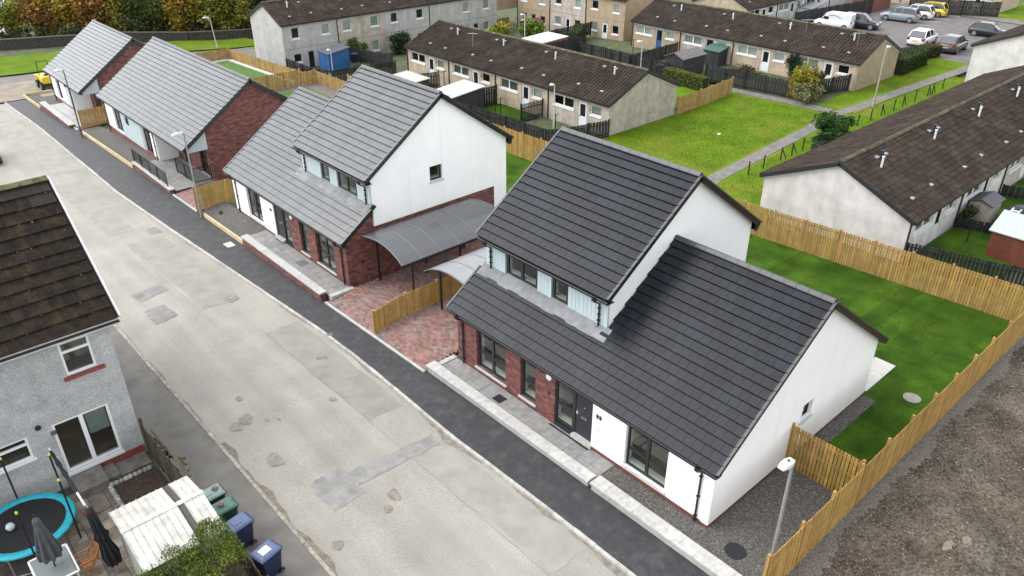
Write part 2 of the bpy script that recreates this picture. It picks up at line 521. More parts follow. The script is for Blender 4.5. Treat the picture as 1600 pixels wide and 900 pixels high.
# ---------------------------------------------------------------- ground, road, paths
GRASS = mat('field_grass', (.092, .160, .009), .95, .14, .35, .4, 50, col2=(.150, .172, .020), mixp=(.46, .74), fine=.14, fscale=22, spec=.08)
LAWN = mat('lawn_turf', (.028, .066, .006), .95, .26, .5, .5, 60, col2=(.048, .096, .008), mixp=(.4, .65), fine=.16, fscale=26, spec=.08, rnd=.16)
YARD = mat('rough_garden', (.055, .085, .022), .95, .3, .8, .5, 40, col2=(.085, .075, .05), mixp=(.45, .6), fine=.3, fscale=20)
EARTH = mat('bare_earth', (.060, .045, .032), .95, .28, .4, 1.0, 16, col2=(.125, .105, .082), mixp=(.36, .68), fine=.6, fscale=13, spec=.15)
ASPH = mat('new_tarmac', (.030, .030, .033), .6, .22, 2.2, .5, 90, col2=(.052, .049, .047), mixp=(.50, .70), fine=.34, fscale=34)
OLDTAR = mat('worn_tarmac', (.140, .128, .112), .8, .16, .8, .25, 90, col2=(.158, .148, .133), fine=.1, fscale=50)
ROADM = mat('concrete_road', (.305, .283, .245), .85, .08, .30, .3, 60, col2=(.258, .243, .214), mixp=(.40, .74), fine=.17, fscale=22, ystreak=.10)
PATCHM = mat('road_repair', (.208, .202, .189), .85, .18, 1.5, .2, 70, fine=.12, rnd=.12)
PATCHL = mat('road_repair_pale', (.268, .253, .224), .85, .10, .8, .2, 70, fine=.10, rnd=.1)
STAIN = mat('damp_stain', (.195, .172, .140), .6, .25, 3, .2, 60, fine=.1)
KERBM = mat('pale_kerb', (.40, .38, .345), .85, .18, 2.5, .2, 60, rnd=.12)
KERBO = mat('old_kerb', (.30, .27, .22), .9, .28, 3, .3, 40, rnd=.15)
GRAVEL = mat('dark_gravel', (.085, .079, .072), .9, .35, 14, 1.0, 34, col2=(.20, .185, .165), mixp=(.55, .70), fine=.55, fscale=30)
GRAVELP = mat('pale_gravel', (.15, .132, .112), .9, .35, 9, 1.0, 30, fine=.5, fscale=28)
PATHC = mat('concrete_path', (.158, .146, .130), .85, .18, 1.2, .15, 50, rnd=.07)
CARPARK = mat('red_grey_tarmac', (.135, .120, .117), .85, .15, .7, .15, 60, fine=.1)
PATIO = mat('pale_patio', (.48, .465, .44), .8, .08, 2)

mb = MB(); xs = sorted({*frange(-160, -30, 26), *frange(-30, -12, 3), *frange(-12, 24, 1), *frange(24, 110, 3), *frange(110, 420, 40)})
ys = sorted({*frange(-120, -20, 25), *frange(-20, 90, 1.5), *frange(90, 140, 6), *frange(140, 460, 40)})
gz = lambda x, y: g(x, y) - (.34 if x < -1.3 or y < -2.6 else .10) - (.15 if x > 16 and 16 < y else 0)
mb.add([(x, y, gz(x, y)) for y in ys for x in xs],
       [(j * len(xs) + i, j * len(xs) + i + 1, (j + 1) * len(xs) + i + 1, (j + 1) * len(xs) + i) for j in range(len(ys) - 1) for i in range(len(xs) - 1)])
struct(mb, 'ground', YARD)
zr = lambda x, y: lin(y, ZP) - .10
zpv = lambda x, y: lin(y, ZP)
# carriageway in strips that follow the kerb line
mb = MB(); ys = frange(-30, 80, 1)
vs = []
for y in ys:
    k = lin(y, KX)
    vs += [(-9.6 + (k + 9.6) * t, y, zr(0, y) + .05 * math.sin(PI * t)) for t in (0, .25, .5, .75, 1)]
mb.add(vs, [(j * 5 + i, j * 5 + i + 1, j * 5 + i + 6, j * 5 + i + 5) for j in range(len(ys) - 1) for i in range(4)])
struct(mb, 'road', ROADM)
def road_z(x, y):
    k = lin(y, KX); t = min(1, max(0, (x + 9.6) / (k + 9.6)))
    return zr(0, y) + .05 * math.sin(PI * t)
def blob_sheet(name, m, pts, off, zf):
    n = len(pts); c = (sum(p[0] for p in pts) / n, sum(p[1] for p in pts) / n)
    mb = MB(); vs = [(c[0], c[1], zf(*c) + off)]
    for f in (.5, 1):
        vs += [((c[0] + (x - c[0]) * f), (c[1] + (y - c[1]) * f), zf(c[0] + (x - c[0]) * f, c[1] + (y - c[1]) * f) + off) for x, y in pts]
    fs = [(0, 1 + i, 1 + (i + 1) % n) for i in range(n)] + [(1 + i, 1 + n + i, 1 + n + (i + 1) % n, 1 + (i + 1) % n) for i in range(n)]
    mb.add(vs, fs)
    o = mb.build(name, m); o['kind'] = 'structure'
    return o
def ragged(pts, amp, sub=5):
    out = []
    for (a, b), (c, d) in zip(pts, pts[1:] + pts[:1]):
        for k in range(sub):
            t = k / sub
            out.append((a + (c - a) * t + random.uniform(-amp, amp), b + (d - b) * t + random.uniform(-amp, amp)))
    return out
for pts, m in [([(-8.26, 10.37), (-8.29, 8.69), (-7.06, 8.75), (-7.01, 10.41)], PATCHM),
               ([(-7.0, 9.18), (-3.6, 9.02), (-3.6, 9.68), (-7.0, 9.95)], PATCHM),
               ([(-8.2, 26.3), (-8.23, 24.6), (-7.1, 24.85), (-7.25, 26.35)], PATCHM),
               ([(-8.1, 28.4), (-8.05, 27.35), (-6.5, 27.6), (-6.6, 28.6)], PATCHM),
               ([(-4.85, 20.5), (-4.84, 11.9), (-3.35, 11.9), (-3.2, 20.5)], PATCHL),
               ([(-4.78, 8.8), (-4.70, 2.1), (-3.3, 2.1), (-3.4, 8.8)], PATCHL),
               ([(-6.2, 34.5), (-6.0, 24.5), (-4.2, 24.5), (-4.3, 34.5)], PATCHL),
               ([(-6.8, 47.5), (-6.6, 36.5), (-5.2, 36.5), (-5.0, 47.5)], PATCHL),
               ([(-6.3, 68), (-6.0, 50), (-4.4, 50), (-4.4, 68)], PATCHL)]:
    blob_sheet('road_repair', m, ragged(pts, .05, 12), .006 + .002 * (m is PATCHM), road_z)
for x0, x1, y0, y1 in [(-4.86, -4.83, 21, 2), (-6.25, -6.22, 35, 22)]:
    pts = [(x0 + random.uniform(-.03, .03), y) for y in frange(y0, y1, .5)]
    mb = MB()
    for (a, b), (c, d) in zip(pts, pts[1:]):
        if True:
            wd = random.uniform(.006, .012)
            mb.quad((a, b, road_z(a, b) + .011), (a + wd, b, road_z(a, b) + .011), (c + wd, d, road_z(c, d) + .011), (c, d, road_z(c, d) + .011))
    o = mb.build('road_joint', mat('joint_tar', (.15, .138, .12), .9, .1)); o['kind'] = 'structure'
# damp ragged stains along both kerbs, manholes and pot-hole fills
for y0, y1, wd in [(10.9, 7.2, .30), (5.6, 3.4, .26), (3.0, -2, .34), (16, 14, .14), (33, 31, .2), (22.5, 20, .10)]:
    k = lambda y: lin(y, KX) - .002
    top = [(k(y), y) for y in frange(y0, y1, .3)]
    bot = [(k(y) - wd * (.62 + .22 * math.sin(y * 2.3) + .14 * math.sin(y * 5.1) + .06 * random.random()) * math.sin(PI * (.06 + .88 * i / max(1, len(frange(y0, y1, .3)) - 1))), y) for i, y in enumerate(frange(y0, y1, .3))]
    mb = MB()
    for i in range(len(top) - 1):
        mb.quad(*[(x, y, road_z(x, y) + .012) for x, y in (top[i], bot[i], bot[i + 1], top[i + 1])])
    o = mb.build('damp_stain', STAIN); o['kind'] = 'structure'
for y0, y1, wd in [(14.5, 4.5, .30), (22, 15, .12)]:
    yy = frange(y0, y1, .3)
    bot = [(-9.6 + wd * (.5 + .28 * math.sin(y * 1.9) + .16 * math.sin(y * 4.7) + .06 * random.random()), y) for y in yy]
    mb = MB()
    for i in range(len(yy) - 1):
        mb.quad(*[(x, y, road_z(x, y) + .012) for x, y in ((-9.598, yy[i]), bot[i], bot[i + 1], (-9.598, yy[i + 1]))])
    o = mb.build('damp_stain', mat('sandy_stain', (.175, .15, .115), .85, .25, 4)); o['kind'] = 'structure'
for x, y, r in [(-8.3, 15.2, .26), (-8.75, 15.0, .22), (-7.7, 14.6, .1), (-7.35, 14.3, .06), (-8.55, 12.3, .3), (-7.9, 16.6, .14), (-5.2, 14.0, .14), (-4.1, 17.0, .12), (-3.9, 16.9, .12), (-8.9, 7.4, .16), (-6.4, 8.0, .22), (-6.9, 7.6, .14), (-4.6, 24.6, .3), (-4.4, 35.5, .4)]:
    blob_sheet('road_stain', STAIN, [(x + r * (1 + .2 * math.sin(2 * a + x * 9) + random.uniform(-.08, .08)) * math.cos(a), y + r * 1.3 * (1 + .2 * math.sin(3 * a + y * 7) + random.uniform(-.08, .08)) * math.sin(a)) for a in [2 * PI * k / 26 for k in range(26)]], .013, road_z)
def kerb(name, m, xf, y0, y1, L, top, label):
    root = bpy.data.objects.new(name, None); COL.objects.link(root); root['kind'] = 'structure'; root['label'] = label
    y = y0; k = 0
    while y < y1:
        p, q = Vector((xf(y), y, zpv(0, y) + top)), Vector((xf(y + L), y + L, zpv(0, y + L) + top))
        d = (q - p).normalized(); s_ = Vector((d.y, -d.x, 0)).normalized()
        b = MB(); h = Vector((0, 0, .14)); jx = random.uniform(-.008, .008); jz = Vector((0, 0, random.uniform(-.006, .006)))
        b.obox((p + q) / 2 - h + s_ * (.0625 + jx) + jz, (q - p) / 2 * .992, s_ * .0625, h)
        b.build('kerb_stone', m, root)
        y += L
kerb('kerb', KERBM, lambda y: lin(y, KX), -9, 76, .915, .012, 'pale concrete kerb along the new tarmac footpath')
kerb('old_kerb', KERBO, lambda y: -9.725, -2, 42, .915, .0, 'worn old kerb on the near side of the road')
mb = MB(); ys = frange(-9, 76, 1)
vs = []
for y in ys:
    k = lin(y, KX) + .125
    vs += [(k + (-1.3 - k) * t, y, zpv(0, y) + .004) for t in (0, .33, .66, 1)]
mb.add(vs, [(j * 4 + i, j * 4 + i + 1, j * 4 + i + 5, j * 4 + i + 4) for j in range(len(ys) - 1) for i in range(3)])
struct(mb, 'footpath', ASPH)
sheet('old_footpath', OLDTAR, [(-11.75, -5), (-9.72, -5), (-9.72, 60), (-11.75, 60)], -.02, 1.5, zpv)
sheet('left_verge', YARD, [(-70, 24), (-11.7, 24), (-11.7, 75), (-70, 75)], -.06, 4, zpv)
# far end of the street: dirt and tarmac, then the green in front of the stone wall
sheet('street_end', OLDTAR, [(-40, 79.5), (27, 76), (30, 88), (-40, 92.5)], .02, 3)
sheet('dirt_apron', mat('sandy_dirt', (.24, .20, .155), .9, .2, .5, .3, 30), [(-9, 75.8), (12, 74), (12, 84), (-9, 83)], .05, 1.5)
sheet('green_field', GRASS, [(-60, 92.5), (27, 84.5), (27, 91), (-60, 112)], .16, 3)
sheet('green_verge', GRASS, [(24.5, 82.5), (40, 82), (40, 90), (24.5, 88)], .06, 3)
# plots
def zH3(y): return lin(y, [(56.3, -.78), (66, -1.15), (75, -1.4)])
sheet('gravel_bed', GRAVEL, [(-.9, -2.55), (4.5, -2.55), (4.5, 0), (-.9, 0)], .01, 1, lambda x, y: 0)
sheet('gravel_bed', GRAVEL, [(-.9, 0), (.0, 0), (.0, 3.85), (-.9, 3.85)], .01, 1, lambda x, y: 0)
sheet('gravel_bed', GRAVEL, [(4.5, -.55), (10.2, -.55), (10.2, 0), (4.5, 0)], .03, 1, lambda x, y: 0)
sheet('gravel_bed', GRAVEL, [(-1.4, 29.9), (0, 29.9), (0, 35.9), (-1.4, 35.9)], .05, .35)
sheet('gravel_bed', GRAVEL, [(-1.48, 46.9), (0, 46.9), (0, 60.2), (-1.48, 60.2)], .05, .35)
sheet('gravel_bed', GRAVEL, [(-1.7, 69.9), (0.3, 69.9), (.3, 76.4), (-1.7, 76.4)], .05, .4)
lw = bpy.data.objects.new('lawn', None); COL.objects.link(lw); lw['kind'] = 'structure'; lw['label'] = 'rolled turf lawn behind the nearest house'
yq = frange(-2.55, 18, .92)
for y0_, y1_ in zip(yq, yq[1:]):
    sheet('turf_strip', LAWN, [(4.6, y0_), (20.6 - (y0_ + 2.55) * .063, y0_), (20.6 - (y1_ + 2.55) * .063, y1_), (4.6, y1_)], .02, 1, lambda x, y: 0 if x < 17 else -.03 * (x - 17), parent=lw)
sheet('lawn', LAWN, [(10.5, 21), (19, 21), (18.2, 50), (10.5, 50)], .02, 1.5, lambda x, y: -.3)
sheet('garden_gravel', GRAVELP, [(9.5, 48.0), (18.15, 48.0), (18.1, 56.3), (9.5, 56.3)], .012, 1.5, lambda x, y: -.3)
sheet('lawn', mat('bright_lawn', (.050, .125, .008), .9, .2, 1, .4, 50, fine=.25, fscale=24), [(9.5, 48.5), (16.6, 48.5), (16.6, 55.0), (9.5, 55.0)], .04, 1.5, lambda x, y: -.3)
sheet('lawn', MATS['bright_lawn'], [(9.6, 56.5), (17.4, 56.5), (17.4, 74), (9.6, 74)], .03, 1.5, lambda x, y: zH3(y))
mb = MB()
for y in frange(57, 74, 1)[:-1]: mb.box(17.42, y, zH3(y) - .3, 17.9, y + .995, zH3(y) + .07)
for x in frange(9.6, 17.4, 1)[:-1]: mb.box(x, 74.05, -2.3, x + .97, 74.5, zH3(74) + .07)
struct(mb, 'garden_path', PATIO)
mb = MB(); mb.box(10.5, 0.0, -.1, 13.05, .88, .045); struct(mb, 'patio', PATIO)
sheet('bare_lot', EARTH, [(-1.3, -60), (90, -60), (90, -2.62), (-1.3, -2.62)], .0, 3, lambda x, y: -.12)
mb = MB(); xs_ = frange(-1.2, 24, .12); ed_ = [-2.95 - .22 * math.sin(x * 1.3) * math.sin(x * .37 + 1) - random.uniform(0, .22) for x in xs_]
for i in range(len(xs_) - 1): mb.quad((xs_[i], -2.62, -.108), (xs_[i], ed_[i], -.108), (xs_[i + 1], ed_[i + 1], -.108), (xs_[i + 1], -2.62, -.108))
struct(mb, 'gravel_margin', GRAVELP)
for cx_, cy_, s1, s2 in ((5.1, -5.35, .32, .13), (5.75, -5.65, .2, .12), (17.5, -4.3, .22, .16)):
    blob_sheet('sand_patch', mat('sand_patch', (.21, .17, .12), .9, .2, 6), [(cx_ + s1 * math.cos(a) * random.uniform(.7, 1.2), cy_ + s2 * math.sin(a) * random.uniform(.7, 1.2)) for a in [2 * PI * k / 14 for k in range(14)]], .012, lambda x, y: -.12)
# stones lying on the bare lot, too many to count
mb = MB()
for k in range(12000):
    near = random.random() < .4
    x = random.uniform(-1, 26); y = -2.7 - (random.random() ** 1.8) * (1.3 if near else 16); r = random.uniform(.012, .035) * (1 if near else 1.25)
    s_ = [(x + r * math.cos(a) * random.uniform(.7, 1.2), y + r * math.sin(a) * random.uniform(.7, 1.2)) for a in (0, 1.4, 2.9, 4.4)]
    mb.add([(a, b, -.125) for a, b in s_] + [(x, y, -.12 + r * .7)], [(0, 1, 4), (1, 2, 4), (2, 3, 4), (3, 0, 4)])
o = mb.build('loose_stones', mat('loose_stone', (.17, .155, .138), .9, .2, 5, isl=.65)); o['kind'] = 'stuff'
mb = MB()
for k in range(9000):
    t = random.random()
    if t < .55: x, y, z = random.uniform(-.88, 4.45), random.uniform(-2.5, -.02), .012
    elif t < .8: x, y, z = random.uniform(-.88, -.02), random.uniform(0, 3.8), .012
    else: x, y, z = random.uniform(4.5, 10.1), random.uniform(-.5, -.02), .032
    r = random.uniform(.014, .03)
    s_ = [(x + r * math.cos(a) * random.uniform(.7, 1.2), y + r * math.sin(a) * random.uniform(.7, 1.2)) for a in (0, 1.4, 2.9, 4.4)]
    mb.add([(a, b, z - .004) for a, b in s_] + [(x, y, z + r * .75)], [(0, 1, 4), (1, 2, 4), (2, 3, 4), (3, 0, 4)])
o = mb.build('gravel_chips', mat('gravel_chip', (.15, .138, .122), .85, .2, 5, isl=.75)); o['kind'] = 'stuff'
# middle green with its paths
sheet('green', GRASS, [(20.9, 12), (64, 13), (64, 21.5), (20.9, 30)], .022, 2)
sheet('green', GRASS, [(20.9, 13), (46, 17), (45, 30), (27.3, 29)], .05, 2)
sheet('green', GRASS, [(20.9, 13), (23, 12), (63, 14), (63, 17.4)], .06, 2)
sheet('green', GRASS, [(46.3, 18.6), (70, 17.6), (70, 24), (46.3, 24.2)], .06, 2)
sheet('green', GRASS, [(20, 12), (27.3, 17), (27.3, 29), (20, 29)], .06, 2)
def slab_path(name, pts, wd, L, label):
    root = bpy.data.objects.new(name, None); COL.objects.link(root); root['kind'] = 'structure'; root['label'] = label
    for (a, b), (c, d) in zip(pts, pts[1:]):
        p, q = Vector((a, b, 0)), Vector((c, d, 0)); n = max(1, int((q - p).length / L)); u = (q - p).normalized(); s_ = Vector((u.y, -u.x, 0))
        for i in range(n):
            e, f = p + (q - p) * (i / n), p + (q - p) * ((i + 1) / n)
            m_ = (e + f) / 2; m_.z = g(m_.x, m_.y) + .035 + random.uniform(-.004, .004)
            e.z, f.z = g(e.x, e.y), g(f.x, f.y)
            MB().obox(m_, (f - e) / 2 * .985, s_ * wd / 2, (0, 0, .05)).build('slab', PATHC, root)
slab_path('garden_walk', [(22.5, 17.2), (26.2, 18.1), (45.5, 19.6), (47.8, 19.2), (72, 18.0)], 1.05, 1.5, 'pale concrete path running past the low wire fence')
slab_path('cross_walk', [(45.1, 31), (45.5, 20.3)], 1.25, 1.5, 'concrete path branching off in front of the black fence')
sheet('car_park', CARPARK, [(69.5, 19), (100, 19), (100, 38.5), (72.5, 40)], .03, 3, lambda x, y: -.35)
sheet('far_pavement', PATHC, [(94.5, 20), (97, 20), (98, 34), (95.5, 34)], .09, 3, lambda x, y: -.35)
sheet('far_green', GRASS, [(97, 19), (140, 19), (140, 29), (97, 27)], .06, 4, lambda x, y: -.35)
for i in range(5):
    MB().box(86 + i * 2.9, 29.4, -.33, 86.09 + i * 2.9, 31.2, -.314).build('bay_line', mat('worn_line_paint', (.5, .5, .48), .8, .2))['kind'] = 'structure'
for x0, x1, y0, y1, m in [(22.3, 27.4, 36, 41.3, LAWN), (23.2, 27.4, 29.5, 35.8, YARD), (36, 44.5, 30, 36, GRASS), (46, 51.9, 22, 47, YARD), (23.6, 42, 0.2, 4.3, LAWN), (20.2, 27.4, 42, 56, YARD)]:
    sheet('garden_ground', m, [(x0, y0), (x1, y0), (x1, y1), (x0, y1)], .065, 1.5)

# blades standing on the near lawn and the green: nobody could count them
def blades(name, m, n, fn, h0, h1):
    mb = MB()
    for k in range(n):
        x, y, z = fn(); a = random.uniform(0, PI); r = random.uniform(.012, .03); h = random.uniform(h0, h1); l = random.uniform(-.03, .03)
        mb.add([(x - r * math.cos(a), y - r * math.sin(a), z), (x + r * math.cos(a), y + r * math.sin(a), z), (x + l, y + l, z + h)], [(0, 1, 2)])
    o = mb.build(name, m); o['kind'] = 'stuff'
def on_lawn():
    while True:
        x, y = random.uniform(4.6, 19.9), random.uniform(-2.5, 11)
        if 10.3 < x < 13.2 and -.1 < y < 1: continue
        if x < 10.4 and -.62 < y: continue
        return x, y, (0 if x < 17 else -.03 * (x - 17)) + .02
blades('lawn_grass', mat('lawn_blade', (.036, .078, .006), .9, .2, .8, isl=.28, spec=.08), 16000, on_lawn, .01, .03)
WALK = [(22.5, 17.2), (26.2, 18.1), (45.5, 19.6), (47.8, 19.2), (72, 18.0)]
def on_green():
    while True:
        if random.random() < .72: x, y = random.uniform(20.8, 45), random.uniform(13.5, 29)
        else: x, y = random.uniform(45, 69), random.uniform(13.5, 23.5)
        if x > 44.2 and y > 20 and x < 46.6: continue
        if y > 22.0 and x > 46: continue
        if y > 28.7 - max(0, (27.5 - x)) * .3: continue
        if y < 13.2 and x > 23: continue
        if abs(y - lin(x, WALK)) < .82: continue
        return x, y, g(x, y) + .05
blades('field_grass', mat('field_blade', (.096, .166, .009), .9, .14, .35, col2=(.155, .176, .020), mixp=(.46, .74), isl=.22, spec=.08), 40000, on_green, .03, .09)

# ---------------------------------------------------------------- block-paved driveways
PAVER = mat('clay_paver', (.250, .140, .118), .85, .14, .8, .1, 40, isl=.32, col2=(.225, .165, .15), mixp=(.45, .62), hue=.015)
def pavers(x0, x1, y0, y1, zf, name='driveway', label=None):
    root = bpy.data.objects.new(name, None); COL.objects.link(root); root['kind'] = 'structure'
    if label: root['label'] = label
    mb = MB(); nx, ny = int((x1 - x0) / .1), int((y1 - y0) / .2)
    for i in range(nx):
        for j in range(ny + 1):
            a, b = x0 + i * .1, y0 + j * .2 - (i % 2) * .1
            if b < y0 - .01 or b + .2 > y1 + .01: continue
            z = zf(a + .05, b + .1) + random.uniform(-.002, .002); e = .004
            A, B_ = (a + e, b + e), (a + .1 - e, b + .2 - e)
            mb.add([(A[0], A[1], z), (B_[0], A[1], z), (B_[0], B_[1], z), (A[0], B_[1], z), (A[0] - e, A[1] - e, z - .02), (B_[0] + e, A[1] - e, z - .02), (B_[0] + e, B_[1] + e, z - .02), (A[0] - e, B_[1] + e, z - .02)],
                   [(0, 1, 2, 3), (0, 4, 5, 1), (1, 5, 6, 2), (2, 6, 7, 3), (3, 7, 4, 0)])
    o = mb.build('pavers', PAVER, root); o['kind'] = 'stuff'
    sheet('bedding', mat('paver_bedding', (.08, .06, .055), .95, .1), [(x0, y0), (x1, y0), (x1, y1), (x0, y1)], -.03, 1, zf, parent=root)
    MB().obox(((x0 - .06), (y0 + y1) / 2, zf(x0, (y0 + y1) / 2) - .06), (0, (y1 - y0) / 2, (zf(x0, y1) - zf(x0, y0)) / 2), (.055, 0, 0), (0, 0, .07)).build('edging', STONE, root)
    return root
zd = lambda x, y: g(x, y) + .035
pavers(-1.42, 8.5, 12.95, 20.95, zd, label='red block-paved driveway between the two white houses')
pavers(-1.42, 1.6, 36.3, 40.2, lambda x, y: lin(y, ZP) + .05 + max(0, x + 1.42) * .06, label='small red paved entry beside the railed terrace')
pavers(-1.5, 1.0, 60.4, 61.4, lambda x, y: lin(y, ZP) + .05 + max(0, x + 1.42) * .06, label='red paved strip by the farthest bungalow')
# ---------------------------------------------------------------- the two-storey white houses (mirrored pair)
def timber_sleepers(x0, x1, y0, y1, zf, label):
    root = thing('timber_edging', label, 'edging', (x0, y0, zf(y0)))
    n = max(1, int((y1 - y0) / 2.4))
    for i in range(n):
        a, b = y0 + (y1 - y0) * i / n, y0 + (y1 - y0) * (i + 1) / n - .01
        for k in range(2):
            c = Vector(((x0 + x1) / 2, (a + b) / 2, (zf(a) + zf(b)) / 2 + .06 + k * .125))
            MB().obox(c, (0, (b - a) / 2, (zf(b) - zf(a)) / 2), ((x1 - x0) / 2, 0, 0), (0, 0, .06)).build('sleeper', TIMBER_T, root)
    return root
def roof_z(x): return 2.55 + (x + .27) * .70        # lower slope, eave height 2.55
GA, TW = .351, .335
LINING = mat('window_lining', (.72, .71, .66), .7, .03)
def white_house(y0, sg, zo, label, m_o, m_s, nobj):
    Y = lambda t: y0 + sg * t
    H = thing('white_house', label, 'house', (0, Y(6), zo))
    L, W, D0, DX = 12.52, 10.27, 5.99, 1.605
    z = lambda v: v + zo
    def yy(a, b): return (min(Y(a), Y(b)), max(Y(a), Y(b)))
    def wl(name, t0, t1, zb, top, ops, m, th=.3, X=0, pl='X'):
        return wall(H, name, pl, X, Y(t0), Y(t1), z(zb), z(top), [(Y(a), Y(b), z(c), z(d)) for a, b, c, d in ops], m, th)
    # front: white bay, door set, brick bay
    wl('front_wall', 0, 5.0, .16, 2.42, [(1.74, 3.49, .30, 2.18)], WHITE)
    wl('brick_front', 6.86, L, -.3, 2.42, [(7.88, 8.71, .30, 2.18), (9.55, 11.32, .30, 2.18)], BRICK)
    wl('door_lintel', 5.0, 6.86, 2.18, 2.42, [], ANTH)
    a, b = yy(.286 if sg > 0 else 0, 5.0); MB().box(-.012, a, z(-.3), .28, b, z(.157)).build('plinth', BRICKP, H)
    for t0, t1, li in ((1.74, 3.49, 2), (7.88, 8.71, 1), (9.55, 11.32, 2)):
        window(H, 'X', 0, Y(t0), Y(t1), z(.30), z(2.18), ANTH, li, z(1.02), .07, SILL, .12, lining=LINING)
    # door with side light
    dr = MB(); a, b = yy(5.03, 5.9); dr.box(.09, a, z(.22), .14, b, z(2.15))
    d = dr.build('door', DOORM, H)
    a, b = yy(5.0, 5.06); f = MB(); f.box(.06, a, z(.16), .16, b, z(2.18)); a, b = yy(5.87, 5.95); f.box(.06, a, z(.16), .16, b, z(2.18)); a, b = yy(5.06, 5.87); f.box(.062, a, z(2.1), .158, b, z(2.176)); f.build('door_frame', ANTH, d)
    a, b = yy(5.32, 5.60); MB().box(.074, a, z(1.02), .089, b, z(1.075)).build('letter_plate', CHROME, d)
    hd = MB(); a, b = yy(5.77, 5.80); hd.box(.06, a, z(1.05), .089, b, z(1.28)); a, b = yy(5.66, 5.80); hd.box(.035, a, z(1.15), .058, b, z(1.175)); hd.build('handle', CHROME, d)
    a, b = yy(5.43, 5.47); MB().box(.076, a, z(1.5), .089, b, z(1.54)).build('spy_hole', CHROME, d)
    window(H, 'X', 0, Y(5.95), Y(6.86), z(.22), z(2.18), ANTH, 1, z(1.02), .07, None, .08, name='side_light', lining=LINING)
    a, b = yy(5.002, 6.858); MB().box(.002, a, z(-.3), .28, b, z(.157)).build('threshold', ANTH, H)
    a, b = yy(4.95, 5.92); MB().box(-.10, a, z(.06), .10, b, z(.19)).build('door_step', STONE, H)
    a, b = yy(5.0, 6.95); MB().box(-.17, a, z(-.1), -.105, b, z(.05)).build('drain_channel', BLACKM, H)
    # wall fittings
    lm = MB(); c = (0, Y(7.15), z(2.0)); lm.loft([[Vector((x, c[1] + r * math.cos(q), c[2] + r * math.sin(q))) for q in [2 * PI * k / 16 for k in range(16)]] for x, r in ((-.002, .14), (-.05, .14), (-.085, .10), (-.095, .02))])
    lm.build('wall_lamp', UPVC, H, True)
    a, b = yy(7.12, 7.17); MB().box(-.03, a, z(1.2), -.001, b, z(1.36)).build('bell_push', BLACK, H)
    for q in (4.72, 4.585):
        a, b = yy(q, q + .1); MB().box(-.014, a, z(1.53), -.001, b, z(1.70)).build('number_plaque', BLACKM, H)
    a, b = yy(4.66, 4.70); MB().box(-.012, a, z(1.0), -.001, b, z(1.05)).build('cable_cap', STEEL, H)
    # gables: the outer single-storey end (t=0) and the two-storey end (t=L)
    ru = lambda x: roof_z(x) - .10
    uz = lambda x: 5.32 + (x - 1.335) * .7015 - .10
    low = [(0, z(ru(0))), (5.13, z(ru(5.13))), (W, z(ru(0)))]
    up = [(DX, z(uz(DX))), (5.95, z(uz(5.95))), (10.3, z(uz(DX)))]
    def side(name, t, x0, x1, zb, top, ops, m, out):
        w0 = Y(t) - .003 if (out < 0) else Y(t) - .297
        return wall(H, name, 'Y', w0, x0 + .003, x1 - .003, z(zb), top, [(p, q, z(r), z(s_)) for p, q, r, s_ in ops], m, .3)
    o0, o1 = -sg, sg                        # outward direction along Y of the t=0 / t=L ends
    if sg > 0:
        gw = side('gable_wall', 0, 0, W, .12, low, [(5.05, 5.72, 1.5, 2.2)], WHITE, o0)
        MB().box(-.012, Y(0) - .012, z(-.3), W, Y(0) + .28, z(.117)).build('plinth', BRICKP, H)
        window(H, 'Y', Y(0), 5.05, 5.72, z(1.5), z(2.2), ANTH, 1, None, .07, SILL, .12)
        for q in (3.4, 7.6): MB().box(q, Y(0) - .0045, z(.13), q + .012, Y(0) - .002, z(3.6)).build('movement_joint', mat('joint_bead', (.62, .62, .61), .6, 0), H)
        side('upper_gable', D0, DX + .10, 10.3, 2.6, up, [], WHITE, o0)
        side('far_gable', L, 0, DX, -.3, [(0, z(ru(0))), (DX, z(ru(DX)))], [], BRICK, o1); side('far_gable', L, DX + .1, 10.3, -.3, up, [], WHITE, o1)
    else:
        side('far_gable', 0, 0, W, -.3, low, [], WHITE, o0)
        side('upper_gable', D0, DX + .10, 10.3, 2.6, up, [], WHITE, o0)
        fx = side('brick_gable', L, 0, DX - .05, -.3, [(0, z(ru(0))), (DX - .05, z(ru(DX - .05)))], [], BRICK, o1)
        side('brick_gable', L, DX - .05, 9.41, -.3, z(2.80), [(7.57, 8.33, .9, 2.2)], BRICK, o1)
        side('gable_wall', L, DX + .10, 9.41, 2.80, [(DX + .1, z(uz(DX + .1))), (5.95, z(uz(5.95))), (9.41, z(uz(10.3 - 9.41 + DX)))], [(5.18, 5.97, 4.17, 4.97)], WHITE, o1)
        side('gable_return', L, 9.41, 10.3, -.3, [(9.41, z(uz(10.3 - 9.41 + DX))), (10.3, z(uz(DX)))], [], WHITE, o1)
        window(H, 'Y', Y(L), 5.18, 5.97, z(4.17), z(4.97), ANTH, 1, None, .08, SILL, .12, lining=LINING)
        window(H, 'Y', Y(L), 7.57, 8.33, z(.9), z(2.2), ANTH, 1, None, .07, SILL, .12)
        for q in (3.9, 5.95, 7.9): MB().box(q, Y(L) - .0045, z(2.83), q + .012, Y(L) - .002, z(5.2 if q != 5.95 else 8.1)).build('movement_joint', mat('joint_bead', (.62, .62, .61), .6, 0), H)
        a = Y(L); MB().box(.80, a - .03, z(1.1), .92, a - .001, z(1.25)).build('air_vent', BLACK, H)
        tb = MB(); tb.tube([(1.1, a - .05, z(.1)), (1.1, a - .05, z(.32)), (1.1, a - .16, z(.36))], .02, 6); tb.build('garden_tap', STEEL, H)
    a, b = yy(0, L); MB().box(W - .3, a + .31, z(-.3), W, b - .31, z(2.4)).build('back_wall', WHITE, H)
